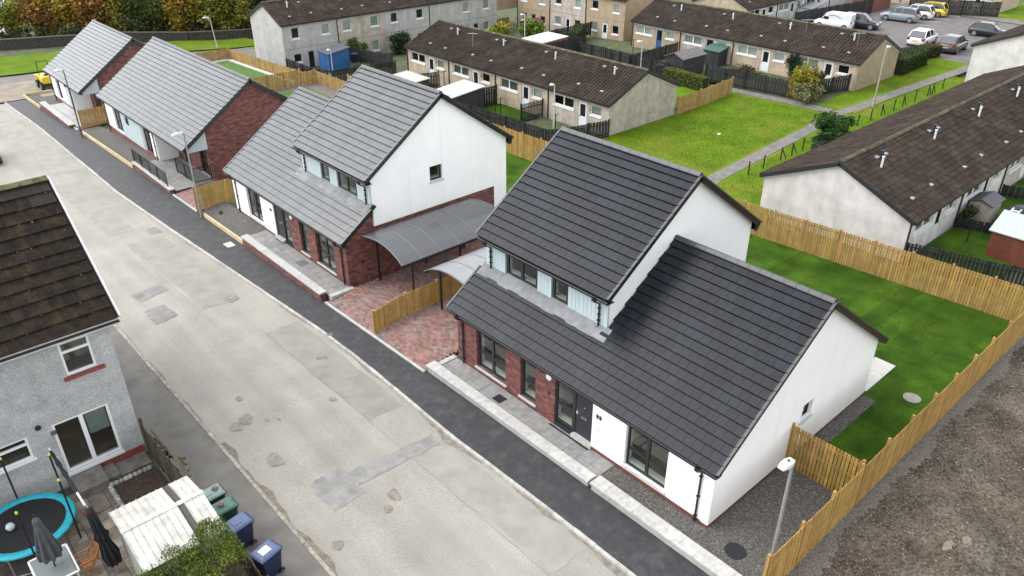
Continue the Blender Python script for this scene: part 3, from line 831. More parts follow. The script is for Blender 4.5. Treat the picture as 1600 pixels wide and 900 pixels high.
    a, b = yy(D0, L); MB().box(10.0, a + .31, z(2.4), 10.3, b - .31, z(5.3)).build('back_wall', WHITE, H)
    a, b = yy(.35, L - .35); MB().box(.32, a, z(-.1), W - .35, b, z(.17)).build('floor', mat('pale_floor', (.36, .31, .25), .6, .1), H)
    MB().box(1.9, a, z(.18), 2.0, b, z(2.4)).build('partition', LINING, H)
    for t_ in (4.2, 7.2, 9.1):
        MB().box(.32, Y(t_) - .05, z(.18), 1.89, Y(t_) + .05, z(2.42)).build('partition', LINING, H)
    MB().box(.32, a, z(2.43), 3.19, b, z(2.48)).build('ceiling', PLASTER, H)
    # dormer front: boarded panels and windows
    zt, zb = 4.98, 3.72
    a, b = yy(D0, L); MB().box(DX + .06, a + .06, z(3.2), DX + .2, b - .06, z(3.78)).build('dormer_upstand', LEAD, H)
    wall(H, 'dormer_wall', 'X', DX + .10, Y(D0 + .02), Y(L - .02), z(3.6), z(5.35), [(Y(7.96), Y(8.75), z(3.98), z(zt)), (Y(9.58), Y(11.31), z(3.98), z(zt))], ANTH, .2)
    for t0, t1, li in ((7.96, 8.75, 1), (9.58, 11.31, 2)):
        window(H, 'X', DX, Y(t0), Y(t1), z(3.98), z(zt), ANTH, li, None, .09, None, .06, lining=LINING)
    for t0, t1 in ((D0, 7.92), (8.80, 9.54), (11.38, L)):
        cp = MB(); a, b = yy(t0, t1); cp.box(DX + .035, a, z(zb + .06), DX + .095, b, z(zt + .05)); cpn = cp.build('cladding_panel', BLUE, H)
        n = int(round((t1 - t0) / .19)); wd = (b - a) / n
        for i in range(n):
            MB().box(DX + .012, a + i * wd + .006, z(zb + .05), DX + .034, a + (i + 1) * wd - .006, z(zt + .05)).build('board', BLUE, cpn)
    if False:  # boarded cheek shown at the open end of the dormer
        e = Y(L) if sg < 0 else Y(D0); s_ = -1
        MB().box(DX, e - .022, z(3.55), DX + .30, e - .002, z(5.05)).build('cheek_board', BLUE, H)
    # roofs
    S, OV = Vector((0, 1, 0)), .206
    T = Vector((1, 0, .70)).normalized()
    ya, yb = yy(-OV, L + OV); sl = math.hypot(5.40, 3.78)
    dn = lambda v: v
    rf = slab_quad((-.27, ya, z(2.54)), (5.13, ya, z(6.32)), (5.13, yb, z(6.32)), (-.27, yb, z(2.54)), .10)
    lo_a, lo_b = yy(-OV, D0)
    rf = slab_quad((-.27, ya, z(2.54)), (DX + .15, ya, z(2.54 + (DX + .42) * .7)), (DX + .15, yb, z(2.54 + (DX + .42) * .7)), (-.27, yb, z(2.54)), .10)
    r2 = slab_quad((DX + .15, lo_a, z(2.54 + (DX + .42) * .7)), (5.13, lo_a, z(6.32)), (5.13, lo_b, z(6.32)), (DX + .15, lo_b, z(2.54 + (DX + .42) * .7)), .10)
    rf.add(r2.v, r2.f)
    r3 = slab_quad((5.13, lo_a, z(6.32)), (10.53, lo_a, z(2.54)), (10.53, lo_b, z(2.54)), (5.13, lo_b, z(6.32)), .10)
    rf.add(r3.v, r3.f)
    roof = rf.build('roof', DECK, H)
    inside = lambda p: (p.x > DX - .32 and (Y(D0) < p.y if sg > 0 else p.y < Y(D0)))
    tile_field(roof, (-.33, ya, z(2.52)), S, T, yb - ya, sl + .04, TW, GA, m_o, m_s, nobj, inside)
    tile_field(roof, (10.59, lo_a, z(2.52)), S, Vector((-1, 0, .7)), lo_b - lo_a, sl + .04, TW, GA, m_o, m_s, 0)
    ridge_run(roof, (5.13, lo_a, z(6.41)), (5.13, lo_b, z(6.41)), RIDGE)
    # lead apron at the foot of the dormer
    n = 11; a, b = yy(D0 - .25, L + .12)
    for i in range(n):
        p, q = a + (b - a) * i / n, a + (b - a) * (i + 1) / n + .02
        x0 = DX - .42 + random.uniform(-.05, .05); x1 = DX + .09
        zz = lambda x: z(roof_z(x) + .085 + .004 * (i % 2))
        slab_quad((x0, p, zz(x0)), (x1, p, zz(x1)), (x1, q, zz(x1)), (x0, q, zz(x0)), .012).build('lead_flashing', LEAD, H)
    # upper roof
    ua, ub = yy(D0 - OV, L + OV); sl2 = math.hypot(4.615, 3.237); T2 = Vector((4.615, 0, 3.237)).normalized()
    rf = slab_quad((1.335, ua, z(5.31)), (5.95, ua, z(8.547)), (5.95, ub, z(8.547)), (1.335, ub, z(5.31)), .10)
    r3 = slab_quad((5.95, ua, z(8.547)), (10.565, ua, z(5.31)), (10.565, ub, z(5.31)), (5.95, ub, z(8.547)), .10); rf.add(r3.v, r3.f)
    roof2 = rf.build('upper_roof', DECK, H)
    tile_field(roof2, (1.275, ua, z(5.285)), S, T2, ub - ua, sl2 + .04, TW, GA, m_o, m_s, 0)
    tile_field(roof2, (10.625, ua, z(5.285)), S, Vector((-T2.x, 0, T2.z)), ub - ua, sl2 + .04, TW, GA, m_o, m_s, 0)
    ridge_run(roof2, (5.95, ua, z(8.64)), (5.95, ub, z(8.64)), RIDGE)
    # verges: stepped grey caps on the front slopes, black boards on the rest
    def verge(x0, z0, x1, z1, ye, out, caps=True):
        d = Vector((x1 - x0, 0, z1 - z0)); n = int(round(d.length / GA)); u = d.normalized(); nn = Vector((-u.z, 0, u.x)) if u.x > 0 else Vector((u.z, 0, -u.x))
        if nn.z < 0: nn = -nn
        MB().obox(Vector((x0, ye + out * .012, z(z0))) + d / 2 - nn * .07, d / 2, (0, .014, 0), nn * .10).build('bargeboard', BLACK, H)
        if caps:
            b = MB()
            for i in range(n):
                c = Vector((x0, ye + out * .02, z(z0))) + u * (d.length * (i + .5) / n) + nn * .045
                b.obox(c, u * d.length / n * .485 - nn * .006, (0, .045, 0), nn * .032)
            o = b.build('verge_caps', RIDGE if m_o is ROOF else ROOF2S, H); o['kind'] = 'stuff'
    e0, e1 = Y(-OV), Y(L + OV)
    e0o, e1o = (-1, 1) if sg > 0 else (1, -1)
    verge(-.3, 2.54, 5.13, 6.33, e0, e0o); verge(10.56, 2.54, 5.13, 6.33, e0, e0o)
    verge(-.3, 2.54, DX - .1, 2.54 + (DX + .2) * .7, e1, e1o)
    for t_, od in ((D0 - OV, e0o), (L + OV, e1o)):
        verge(1.30, 5.30, 5.95, 8.56, Y(t_), od); verge(10.6, 5.30, 5.95, 8.56, Y(t_), od)
    for nm, x0, x1, zl, a, b in (('fascia', -.27, -.245, 2.36, ya, yb), ('soffit', -.244, .0, 2.36, ya, yb), ('fascia', 1.335, 1.36, 5.06, ua, ub), ('soffit', 1.361, DX + .09, 5.06, ua, ub), ('fascia', 10.52, 10.545, 5.06, ua, ub), ('soffit', 10.31, 10.519, 5.06, ua, ub), ('fascia', 10.5, 10.525, 2.36, lo_a, lo_b)):
        h = .19 if nm == 'fascia' else .02
        MB().box(x0, a + .01, z(zl), x1, b - .01, z(zl + h)).build(nm, BLACK, H)
    for ye in (ua, ub):
        MB().box(10.31, ye + .012, z(5.0), 10.52, ye + .03, z(5.35)).build('box_end', BLACK, H)
    gutter(H, (-.272, ya, z(2.47)), (-.272, yb, z(2.47)), (-1, 0, 0))
    gutter(H, (1.333, ua, z(5.20)), (1.333, ub, z(5.20)), (-1, 0, 0))
    downpipe(H, (-.335, Y(.45), z(2.42)), (-.05, Y(.45), z(-.02)), (-.1, 0, -.08))
    downpipe(H, (-.335, Y(12.12), z(2.42)), (-.05, Y(12.12), z(-.02)), (-.1, 0, -.08))
    for q in (6.35, 12.2):
        downpipe(H, (1.27, Y(q), z(5.14)), (DX - .04, Y(q), z(3.84)), (-.12, 0, -.08))
    return H
h1 = white_house(0, 1, 0, 'nearest white house with charcoal tiled roof and raised two-storey block', ROOF, ROOFS, 290)
h2 = white_house(33.635, -1, -.22, 'second white house with grey tiled roof and brick lower gable beside the carport', ROOF2, ROOF2S, 290)

# terraces and low front walls
def terrace(name, label, x0, x1, y0, y1, z, rows, m=SLAB):
    root = bpy.data.objects.new(name, None); COL.objects.link(root); root['kind'] = 'structure'; root['label'] = label
    MB().box(x0, y0, z - .3, x1, y1, z - .045).build('bedding', mat('slab_bedding', (.06, .055, .05), .95, .1), root)
    n = int(round((y1 - y0) / .6))
    for j in range(n):
        a, b = y0 + (y1 - y0) * j / n, y0 + (y1 - y0) * (j + 1) / n
        x = x1
        for r_ in rows:
            x2 = max(x0, x - r_)
            MB().box(x2 + .005, a + .005, z - .05, x - .005, b - .005, z + random.uniform(-.003, .003)).build('slab', m, root)
            x = x2
    return root
def low_wall(label, x0, x1, y0, y1, z, m, zf, L=.62):
    root = thing('front_wall', label, 'low wall', (x0, y0, z - .4))
    mb = MB(); n = int((y1 - y0) / .5)
    mb.loft([[Vector((x, y, zz)) for x, zz in ((x0 + .06, zf(y) - .2), (x1 - .06, zf(y) - .2), (x1 - .06, z - .075), (x0 + .06, z - .075))] for y in frange(y0 + .03, y1 - .03, .5)])
    mb.build('wall', m, root)
    n = int(round((y1 - y0) / L))
    for i in range(n):
        a, b = y0 + (y1 - y0) * i / n, y0 + (y1 - y0) * (i + 1) / n
        MB().box(x0, a + .003, z - .075 , x1, b - .003, z + random.uniform(-.002, .002)).build('coping', STONE, root)
    return root
WALLST = mat('pale_wall_block', (.40, .38, .35), .85, .12, 2, .2, 40)
zy = lambda y: lin(y, ZP)
terrace('terrace', 'grey slab terrace in front of the nearest house', -.95, -.012, 3.85, 12.6, .03, (.6, .34))
low_wall('low pale wall along the terrace of the nearest house', -1.41, -.95, 3.84, 12.94, .15, WALLST, zy)
low_wall('low pale wall along the gravel by the lamp post', -1.42, -.90, -2.3, 3.72, .22, WALLST, zy)
terrace('terrace', 'grey slab terrace in front of the second house', -1.19, -.012, 21.1, 29.9, -.17, (.6, .6))
low_wall('low brick wall with pale coping before the second white house', -1.6, -1.19, 21.25, 29.8, .0, BRICK, zy)
MB().box(-1.2, 20.82, -.5, .1, 21.09, -.13).build('terrace_edge', STONE)['kind'] = 'structure'
MB().box(-.93, 12.62, -.3, 0, 12.86, .06).build('terrace_edge', STONE)['kind'] = 'structure'
timber_sleepers(-1.52, -1.40, 29.9, 35.2, lambda y: lin(y, ZP), 'pale timber edging beside the gravel of the second white house')
for x0, x1, y0, y1, z, m, nm, lb in [(-.73, -.33, 9.1, 9.55, .036, BLACKM, 'drain_cover', 'black square drain cover in the nearest terrace'), (-.75, -.25, 24.7, 25.25, -.163, mat('grey_cover', (.12, .12, .13), .6, .1), 'drain_cover', 'grey drain cover in the second terrace'),
                         (-2.3, -1.85, 30.1, 30.75, -.60, PATIO, 'inspection_cover', 'pale square cover in the dark footpath'), (-2.95, -2.7, 18.1, 18.4, -.34, mat('grey_cover'  , (0, 0, 0)), 'inspection_cover', 'small grey cover in the footpath by the driveway')]:
    o = MB().box(x0, y0, z - .03, x1, y1, z + .006).build(nm, m); tag(o, lb, 'drain cover')
for x, y, z, r, m, lb in [(-.11, -1.13, .02, .33, BLACKM, 'round black manhole cover in gravel by the lamp post'), (11.43, -1.39, .03, .33, mat('pale_cover', (.26, .245, .21), .8, .1), 'round pale manhole cover in the lawn'), (-.55, 34.4, -.39, .3, BLACKM, 'round black manhole cover in gravel beside the second house')]:
    o = MB().lathe((x, y, z), [(r, -.04), (r, .014), (r * .93, .018), (r * .9, .012), (.02, .014)], 24).build('manhole_cover', m); tag(o, lb, 'manhole cover')

# carports: curved smoked sheets on posts
def carport(label, x0, x1, ylow, yhigh, zl, zh, zg, pm):
    root = thing('carport', label, 'carport', (x0, ylow, zg))
    n = 10; prof = []
    for k in range(n + 1):
        t = k / n
        prof.append((ylow + (yhigh - ylow) * t, zl + (zh - zl) * t + .40 * math.sin(PI * (t ** .85))))
    m = 6
    for i in range(m):
        a, b = x0 + (x1 - x0) * i / m, x0 + (x1 - x0) * (i + 1) / m
        s_ = MB(); s_.loft([[Vector((x, y, z)) for y, z in prof] + [Vector((x, y, z - .012)) for y, z in prof[::-1]] for x in (a + .02, b - .02)]); s_.build('canopy_sheet', pm, root, False)
    for i in range(m + 1):
        x = x0 + (x1 - x0) * i / m
        s_ = MB(); s_.loft([[Vector((x + q, y, z + .012)) for q in (-.025, .025)] + [Vector((x + q, y, z - .03)) for q in (.025, -.025)] for y, z in prof]); s_.build('rib', mat('grey_rib', (.16, .165, .175), .4, .05), root)
    for y, z in (prof[0], prof[-1]):
        MB().box(x0, y - .04, z - .10, x1, y + .04, z - .015).build('beam', BLACKM, root)
    for x in (x0 + .7, (x0 + x1) / 2 + .2, x1 - .6):
        for y, z, inn in ((ylow, zl, 1), (yhigh, zh, -1)):
            s_ = 1 if yhigh > ylow else -1
            yp = y + s_ * inn * .25
            MB().box(x - .04, yp - .04, zg, x + .04, yp + .04, z - .10).build('post', BLACKM, root)
            MB().bar((x, yp, z - .5), (x, y, z - .08), .05).build('brace', BLACKM, root)
    return root
carport('long smoked carport canopy against the brick gable', .75, 7.4, 17.45, 20.85, 2.2, 2.5, -.15, POLY)
carport('pale curved carport canopy tucked behind the nearest house', 1.2, 7.4, 16.4, 12.95, 2.2, 2.6, -.05, POLYP)
# ---------------------------------------------------------------- the two bungalows farther along
def railing(label, pts, h, zf=None, m=None):
    root = thing('railing', label, 'railing', pts[0])
    m = m or BLACKM
    for p, q in zip(pts, pts[1:]):
        p, q = Vector(p), Vector(q); d = q - p; n = max(1, int(round(d.length / 1.5)))
        for k in range(n + 1):
            e = p + d * (k / n)
            if k == 0 and p != Vector(pts[0]): continue
            MB().box(e.x - .03, e.y - .03, e.z - .05, e.x + .03, e.y + .03, e.z + h).build('post', m, root)
        for zz in (h - .02, .12):
            MB().bar(p + Vector((0, 0, zz)), q + Vector((0, 0, zz)), .045).build('rail', m, root)
        nb = int(d.length / .12)
        for k in range(1, nb):
            e = p + d * (k / nb)
            MB().box(e.x - .009, e.y - .009, e.z + .12, e.x + .009, e.y + .009, e.z + h - .02).build('bar', m, root)
    return root
def bungalow(y0, L, ze, zfl, RL, white0, feats, label):
    H = thing('bungalow', label, 'bungalow', (0, y0, zfl))
    y1 = y0 + L; RX = 1.38; W = 9.77; zr_ = ze + 3.59
    ru = lambda x: ze + (x + .27) * .697 - .10
    zt = ru(0) - .05
    # near gable in brick with the boarded corner over the recessed porch
    wall(H, 'brick_gable', 'Y', y0, RX, W, zfl - .5, [(RX, ru(RX)), (W / 2, ru(W / 2)), (W, ru(0))], [], BRICK)
    p = MB(); p.prism([(0, y0 + .02, ze - .30), (RX - .004, y0 + .02, ze - .30), (RX - .004, y0 + .02, ru(RX)), (0, y0 + .02, ru(0))], (0, .10, 0)); cp = p.build('cladding_panel', BLUE, H)
    n = 7
    for i in range(n):
        a, b = RX * i / n + .006, RX * (i + 1) / n - .008
        MB().prism([(a, y0 - .002, ze - .31), (b, y0 - .002, ze - .31), (b, y0 - .002, ru(b)), (a, y0 - .002, ru(a))], (0, .02, 0)).build('board', BLUE, cp)
    MB().box(0, y0 + .125, ze - .32, .14, y0 + RL, ze - .02).build('porch_beam', BLACK, H)
    wall(H, 'porch_wall', 'X', RX, y0 + .3, y0 + RL, zfl - .5, ru(RX), [(y0 + .55, y0 + 1.75, zfl + .15, zfl + 2.15), (y0 + RL - 2.3, y0 + RL - 1.3, zfl + .02, zfl + 2.15)], BRICK)
    window(H, 'X', RX, y0 + .55, y0 + 1.75, zfl + .15, zfl + 2.15, ANTH, 2, zfl + 1.0, .07, SILL, .10)
    d = MB().box(RX + .08, y0 + RL - 2.28, zfl + .05, RX + .13, y0 + RL - 1.32, zfl + 2.13).build('door', DOORM, H)
    MB().box(RX + .05, y0 + RL - 1.5, zfl + 1.0, RX + .078, y0 + RL - 1.42, zfl + 1.2).build('handle', CHROME, d)
    wall(H, 'porch_return', 'Y', y0 + RL, 0, RX + .3, zfl - .05, ru(0), [], WHITE, .12)
    # street front
    yw = y0 + RL + .122; ops = []; segs = []
    for kind, a, b in feats:
        if kind in ('win', 'door'): ops.append((a, b, zfl + .28 if kind == 'win' else zfl + .08, zfl + 2.15))
    cur = yw
    wall(H, 'front_wall', 'X', 0, yw, y1, zfl + .18, zt, ops + [], WHITE, .28)
    MB().box(-.012, yw, zfl - .6, .26, y1, zfl + .177).build('plinth', BRICK, H)
    for kind, a, b in feats:
        if kind == 'win':
            window(H, 'X', 0, a, b, zfl + .28, zfl + 2.15, ANTH, 2, zfl + 1.0, .07, SILL, .12, (CURTAIN, .9))
        elif kind == 'door':
            window(H, 'X', 0, a, b, zfl + .19, zfl + 2.15, ANTH, 2, None, .08, None, .12, name='glazed_door')
        elif kind == 'blue':
            p = MB(); p.box(-.045, a, zfl + .22, -.012, b, zt).build('cladding_panel', BLUE, H)
        elif kind == 'slot':
            s_ = MB(); s_.box(-.075, a, zfl + 1.42, -.046, b, zfl + 1.98); sw = s_.build('small_window', ANTH, H)
            MB().box(-.079, a + .07, zfl + 1.49, -.0755, b - .07, zfl + 1.91).build('pane', mat('dark_pane', (.015, .017, .02), .08, 0), sw)
    MB().box(.29, y1 - .3, zfl - .5, W, y1 - .001, zt).build('far_wall', WHITE, H)
    wall(H, 'far_gable', 'Y', y1 - .301, 0, W, zt, [(0, ru(0)), (W / 2, ru(W / 2)), (W, ru(0))], [], WHITE, .28)
    MB().box(W - .3, y0 + .31, zfl - .5, W, y1 - .31, zt).build('back_wall', WHITE, H)
    MB().box(RX + .31, y0 + .31, zfl - .1, W - .31, y1 - .31, zfl + .1).build('floor', FLOORM, H)
    MB().box(3.4, y0 + .31, zfl + .11, 3.5, y1 - .31, zt + .8).build('partition', PLASTER, H)
    # roof
    S = Vector((0, 1, 0)); T = Vector((1, 0, .697)).normalized(); ya, yb = y0 - .2, y1 + .2; xr = W / 2; sl = math.hypot(xr + .27, zr_ - ze)
    rf = slab_quad((-.27, ya, ze), (xr, ya, zr_), (xr, yb, zr_), (-.27, yb, ze), .1); r2 = slab_quad((xr, ya, zr_), (W + .27, ya, ze), (W + .27, yb, ze), (xr, yb, zr_), .1); rf.add(r2.v, r2.f)
    roof = rf.build('roof', DECK, H)
    tile_field(roof, (-.33, ya, ze - .02), S, T, yb - ya, sl + .04, TW, GA, ROOF3, ROOF3S, 0)
    tile_field(roof, (W + .33, ya, ze - .02), S, Vector((-T.x, 0, T.z)), yb - ya, sl + .04, TW, GA, ROOF3, ROOF3S, 0)
    ridge_run(roof, (xr, ya, zr_ + .09), (xr, yb, zr_ + .09), RIDGE3)
    for ye, o_ in ((ya, -1), (yb, 1)):
        for xe, sx in ((-.3, 1), (W + .3, -1)):
            dv = Vector((xr - xe, 0, zr_ - ze)); nn = Vector((-dv.z * sx, 0, abs(dv.x))).normalized()
            MB().obox(Vector((xe, ye + o_ * .012, ze)) + dv / 2 - nn * .06, dv / 2, (0, .016, 0), nn * .125).build('bargeboard', BLACK, H)
    MB().box(-.27, ya + .01, ze - .19, -.245, yb - .01, ze).build('fascia', BLACK, H)
    MB().box(-.244, ya + .01, ze - .19, 0, yb - .01, ze - .17).build('soffit', BLACK, H)
    gutter(H, (-.272, ya, ze - .07), (-.272, yb, ze - .07), (-1, 0, 0))
    downpipe(H, (-.335, y1 - .25, ze - .12), (-.05, y1 - .25, zfl - .3), (-.1, 0, -.06))
    downpipe(H, (-.335, y0 + RL + .2, ze - .12), (-.05, y0 + RL + .2, zfl), (-.1, 0, -.06))
    return H
ROOF3 = ROOF2; ROOF3S = ROOF2S; RIDGE3 = RIDGE
b3 = bungalow(40.35, 16.57, 1.82, -.66, 5.9, 46.3, [('door', 47.15, 48.75), ('blue', 48.85, 53.1), ('slot', 51.35, 51.95), ('win', 53.25, 54.9)],
              'longer grey-roofed bungalow with brick gable, blue panel and railed terrace')
b4 = bungalow(62.63, 10.04, .91, -1.62, 3.55, 66.3, [('blue', 66.4, 68.1), ('win', 69.7, 71.0)],
              'farthest grey-roofed bungalow with brick gable at the end of the street')
terrace('terrace', 'grey slab terrace with railings by the longer bungalow', -1.25, 1.38, 40.2, 46.8, -.62, (.6, .6, .6, .6, .3))
low_wall('low brick wall carrying a black railing on pale coping', -1.62, -1.25, 40.3, 47.2, -.5, BRICK, zy)
railing('black railing on top of the low brick wall', [(-1.43, 41.0, -.5), (-1.43, 47.1, -.5)], .95)
railing('black railing turning the corner beside the porch', [(.1, 43.3, -.62), (.15, 40.45, -.62), (1.25, 40.3, -.62)], 1.05)
timber_sleepers(-1.62, -1.5, 47.25, 58.9, lambda y: lin(y, ZP), 'long pale timber edging beside the gravel of the longer bungalow')
terrace('terrace', 'pale slab terrace by the farthest bungalow', -1.42, 1.38, 61.5, 70.0, -1.58, (.6, .6, .6, .6, .4), mat('pale_slab', (.40, .40, .39), .75, .1, 2, rnd=.08))
low_wall('low wall with broad pale coping by the farthest bungalow', -1.9, -1.42, 61.5, 70.3, -1.25, BRICK, zy)
timber_sleepers(-1.98, -1.84, 70.3, 76.4, lambda y: lin(y, ZP), 'timber edging round the farthest gravel bed')
r = thing('timber_edging', 'timber edging at the far end of the gravel bed', 'edging', (-1.8, 76.5, -2.1))
for k in range(2): MB().box(-1.83, 76.42, -2.05 + k * .125, .6, 76.53, -1.93 + k * .125).build('sleeper', TIMBER_T, r)
# ---------------------------------------------------------------- the older terraces behind
HARL = mat('beige_harling', (.46, .37, .27), .95, .12, .9, .5, 45, streak=.12, fine=.14, fscale=30)
HARLG = mat('grey_white_harling', (.44, .425, .41), .95, .09, .9, .5, 45, streak=.14, fine=.10, fscale=30)
HARLT = mat('tan_harling', (.37, .285, .19), .95, .10, .9, .4, 45, streak=.10, fine=.10, fscale=30)
HARLW = mat('off_white_harling', (.60, .575, .555), .95, .10, .8, .5, 45, streak=.12, fine=.10, fscale=30)
HARLM = mat('stony_harling', (.44, .385, .32), .95, .14, 1.1, .6, 40, streak=.16, fine=.2, fscale=26)
PANT = mat('brown_pantile', (.048, .036, .029), .9, .16, .5, .2, 18, isl=.22, fine=.15, fscale=30, col2=(.060, .047, .038), spec=.10)
PANTM = mat('mossy_ridge', (.075, .068, .036), .9, .4, 2, .4, 20, isl=.3)
VENT = mat('pale_roof_vent', (.27, .28, .29), .6, .1)
FASC = mat('dark_fascia', (.02, .02, .024), .5, .05)
WDOOR = mat('white_door', (.74, .74, .74), .4, 0)
BDOOR = mat('blue_door', (.035, .085, .21), .45, 0)
RDOOR = mat('red_door', (.16, .02, .025), .45, 0)
DDOOR = mat('dark_door', (.016, .018, .03), .45, 0)
def row(label, pl, w0, u0, u1, dep, zg, ze, zr_, units, m_front, m_gable, tiles=True, far_open=True, roofm=None, white_top=True, vents=True, twostorey=None, ridge_moss=True):
    """a terrace: front wall in plane pl at w0, running u0..u1, dep deep; units: per unit (u0, u1, material, features)"""
    V = lambda u, d, z: P3(pl, w0, u, z, d)
    H = thing('terraced_row', label, 'terraced houses', V(u0, 0, zg))
    gp = 'Y' if pl == 'X' else 'X'
    for a, b, m, fe in units:
        ops = [(f[1], f[2], f[3], f[4]) for f in fe if f[0] in 'wdW']
        wall(H, 'front_wall', pl, w0, a, b, zg - .4, ze - .12, ops, m or m_front, .25)
        for f in fe:
            if f[0] in 'wW':
                window(H, pl, w0, f[1], f[2], f[3], f[4], UPVC if len(f) < 7 else f[6], 2 if f[0] == 'W' else 1, None, .07, UPVC if len(f) < 7 else HARLW, .07, f[5], so=.06, sh_=.14)
            elif f[0] == 'd':
                md = f[5]
                p = MB(); pbox(p, pl, w0, f[1] + .07, f[2] - .07, f[3] + .05, f[4] - .07, .08, .13); dd = p.build('door', md, H)
                p = MB(); pbox(p, pl, w0, f[1], f[1] + .068, f[3], f[4], .05, .14); pbox(p, pl, w0, f[2] - .068, f[2], f[3], f[4], .05, .14); pbox(p, pl, w0, f[1] + .068, f[2] - .068, f[4] - .068, f[4], .05, .14)
                p.build('door_frame', UPVC, dd)
                mid = f[3] + (f[4] - f[3]) * .45
                p = MB(); pbox(p, pl, w0, f[1] + .2, f[2] - .2, mid, f[4] - .2, .07, .0795); p.build('pane', mat('dark_pane', (.015, .017, .02), .08, 0), dd)
                p = MB(); pbox(p, pl, w0, f[2] - .17, f[2] - .13, mid - .1, mid + .05, .045, .0795); p.build('handle', CHROME, dd)
            elif f[0] == 'l':
                p = MB(); pbox(p, pl, w0, f[1] - .06, f[1] + .06, f[2], f[2] + .22, -.09, -.001); p.build('wall_lamp', mat('lamp_bowl', (.5, .45, .36), .5, 0), H)
            elif f[0] == 'p':
                p = MB(); pbox(p, pl, w0, f[1] - .04, f[1] + .04, zg - .2, ze - .15, -.08, -.001); p.build('downpipe', FASC, H)
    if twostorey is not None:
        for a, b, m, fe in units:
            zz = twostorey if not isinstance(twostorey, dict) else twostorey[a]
            p = MB(); pbox(p, pl, w0, a, b, zz - .02, zz + .02, -.006, -.001); p.build('floor_band', mat('band_grey_brown', (.17, .155, .14), .9, .1), H)  # thin dark grey-brown strip marking the storey line
    sl = (zr_ - ze) / (dep / 2 + .25)
    ru = lambda d: ze + (min(d, dep - d) + .25) * sl - .09
    prof = [(w0, ru(0)), (w0 + dep / 2, ru(dep / 2)), (w0 + dep, ru(dep))]
    wall(H, 'gable_wall', gp, u0 - .001, w0 - .001, w0 + dep, zg - .4, prof, [], m_gable, .25)
    wall(H, 'far_gable', gp, u1 - .25, w0 + .26, w0 + dep, zg - .4, prof, [], m_gable, .25)
    p = MB(); pbox(p, pl, w0, u0 + .26, u1 - .26, zg - .4, ze, dep - .25, dep); p.build('back_wall', m_front, H)
    p = MB(); pbox(p, pl, w0, u0 + .26, u1 - .26, zg - .1, zg + .05, .26, dep - .26); p.build('floor', FLOORM, H)
    p = MB(); pbox(p, pl, w0, u0 + .26, u1 - .26, zg + .06, ze, 2.6, 2.7); p.build('partition', PLASTER, H)
    # white trim line and dark fascia
    if white_top:
        p = MB(); pbox(p, pl, w0, u0, u1, ze - .27, ze - .18, -.03, -.001); p.build('trim', UPVC, H)
    p = MB(); pbox(p, pl, w0, u0 - .12, u1 + .12, ze - .16, ze + .02, -.27, -.235); p.build('fascia', FASC, H)
    p = MB(); pbox(p, pl, w0, u0 - .1, u1 + .1, ze - .16, ze - .14, -.234, -.0015); p.build('soffit', FASC, H)
    S = Vector((0, 1, 0)) if pl == 'X' else Vector((1, 0, 0)); F = Vector((1, 0, 0)) if pl == 'X' else Vector((0, 1, 0))
    ua, ub = u0 - .15, u1 + .15; e0, r0 = V(ua, -.25, ze), V(ua, dep / 2, zr_)
    rf = slab_quad(V(ua, -.25, ze), V(ua, dep / 2, zr_), V(ub, dep / 2, zr_), V(ub, -.25, ze), .08)
    r2 = slab_quad(V(ua, dep / 2, zr_), V(ua, dep + .25, ze), V(ub, dep + .25, ze), V(ub, dep / 2, zr_), .08); rf.add(r2.v, r2.f)
    roof = rf.build('roof', DECK, H)
    rm = roofm or PANT
    T = (F + Vector((0, 0, sl))).normalized(); T2 = (-F + Vector((0, 0, sl))).normalized(); ls = math.hypot(dep / 2 + .25, zr_ - ze)
    tile_field(roof, V(ua, -.30, ze - .02), S, T, ub - ua, ls + .04, .33, .36, rm, rm, 0, shape=roll_tile, bond=0)
    tile_field(roof, V(ua, dep + .30, ze - .02), S, T2, ub - ua, ls + .04, .33, .36, rm, rm, 0, shape=roll_tile, bond=0)
    ridge_run(roof, V(ua, dep / 2, zr_ + .09), V(ub, dep / 2, zr_ + .09), PANTM, .45, .14, False)
    for ue, o_ in ((ua, -1), (ub, 1)):
        for d0, s_ in ((-.28, 1), (dep + .28, -1)):
            a, b = Vector(V(ue, d0, ze)), Vector(V(ue, dep / 2, zr_)); dv = b - a; nn = Vector((0, 0, 1)) - dv.normalized() * dv.normalized().z; nn.normalize()
            MB().obox((a + b) / 2 - nn * .07 + S * o_ * .014, dv / 2, S * .016, nn * .12).build('bargeboard', FASC, H)
            if white_top and o_ < 0:
                MB().obox((a + b) / 2 - nn * .24 + S * (.15 - .012), dv / 2 * .94, S * .012, nn * .045).build('verge_trim', UPVC, H)
    def on_roof(u, d): return Vector(V(u, d, ze + (d + .25) * sl + .08))
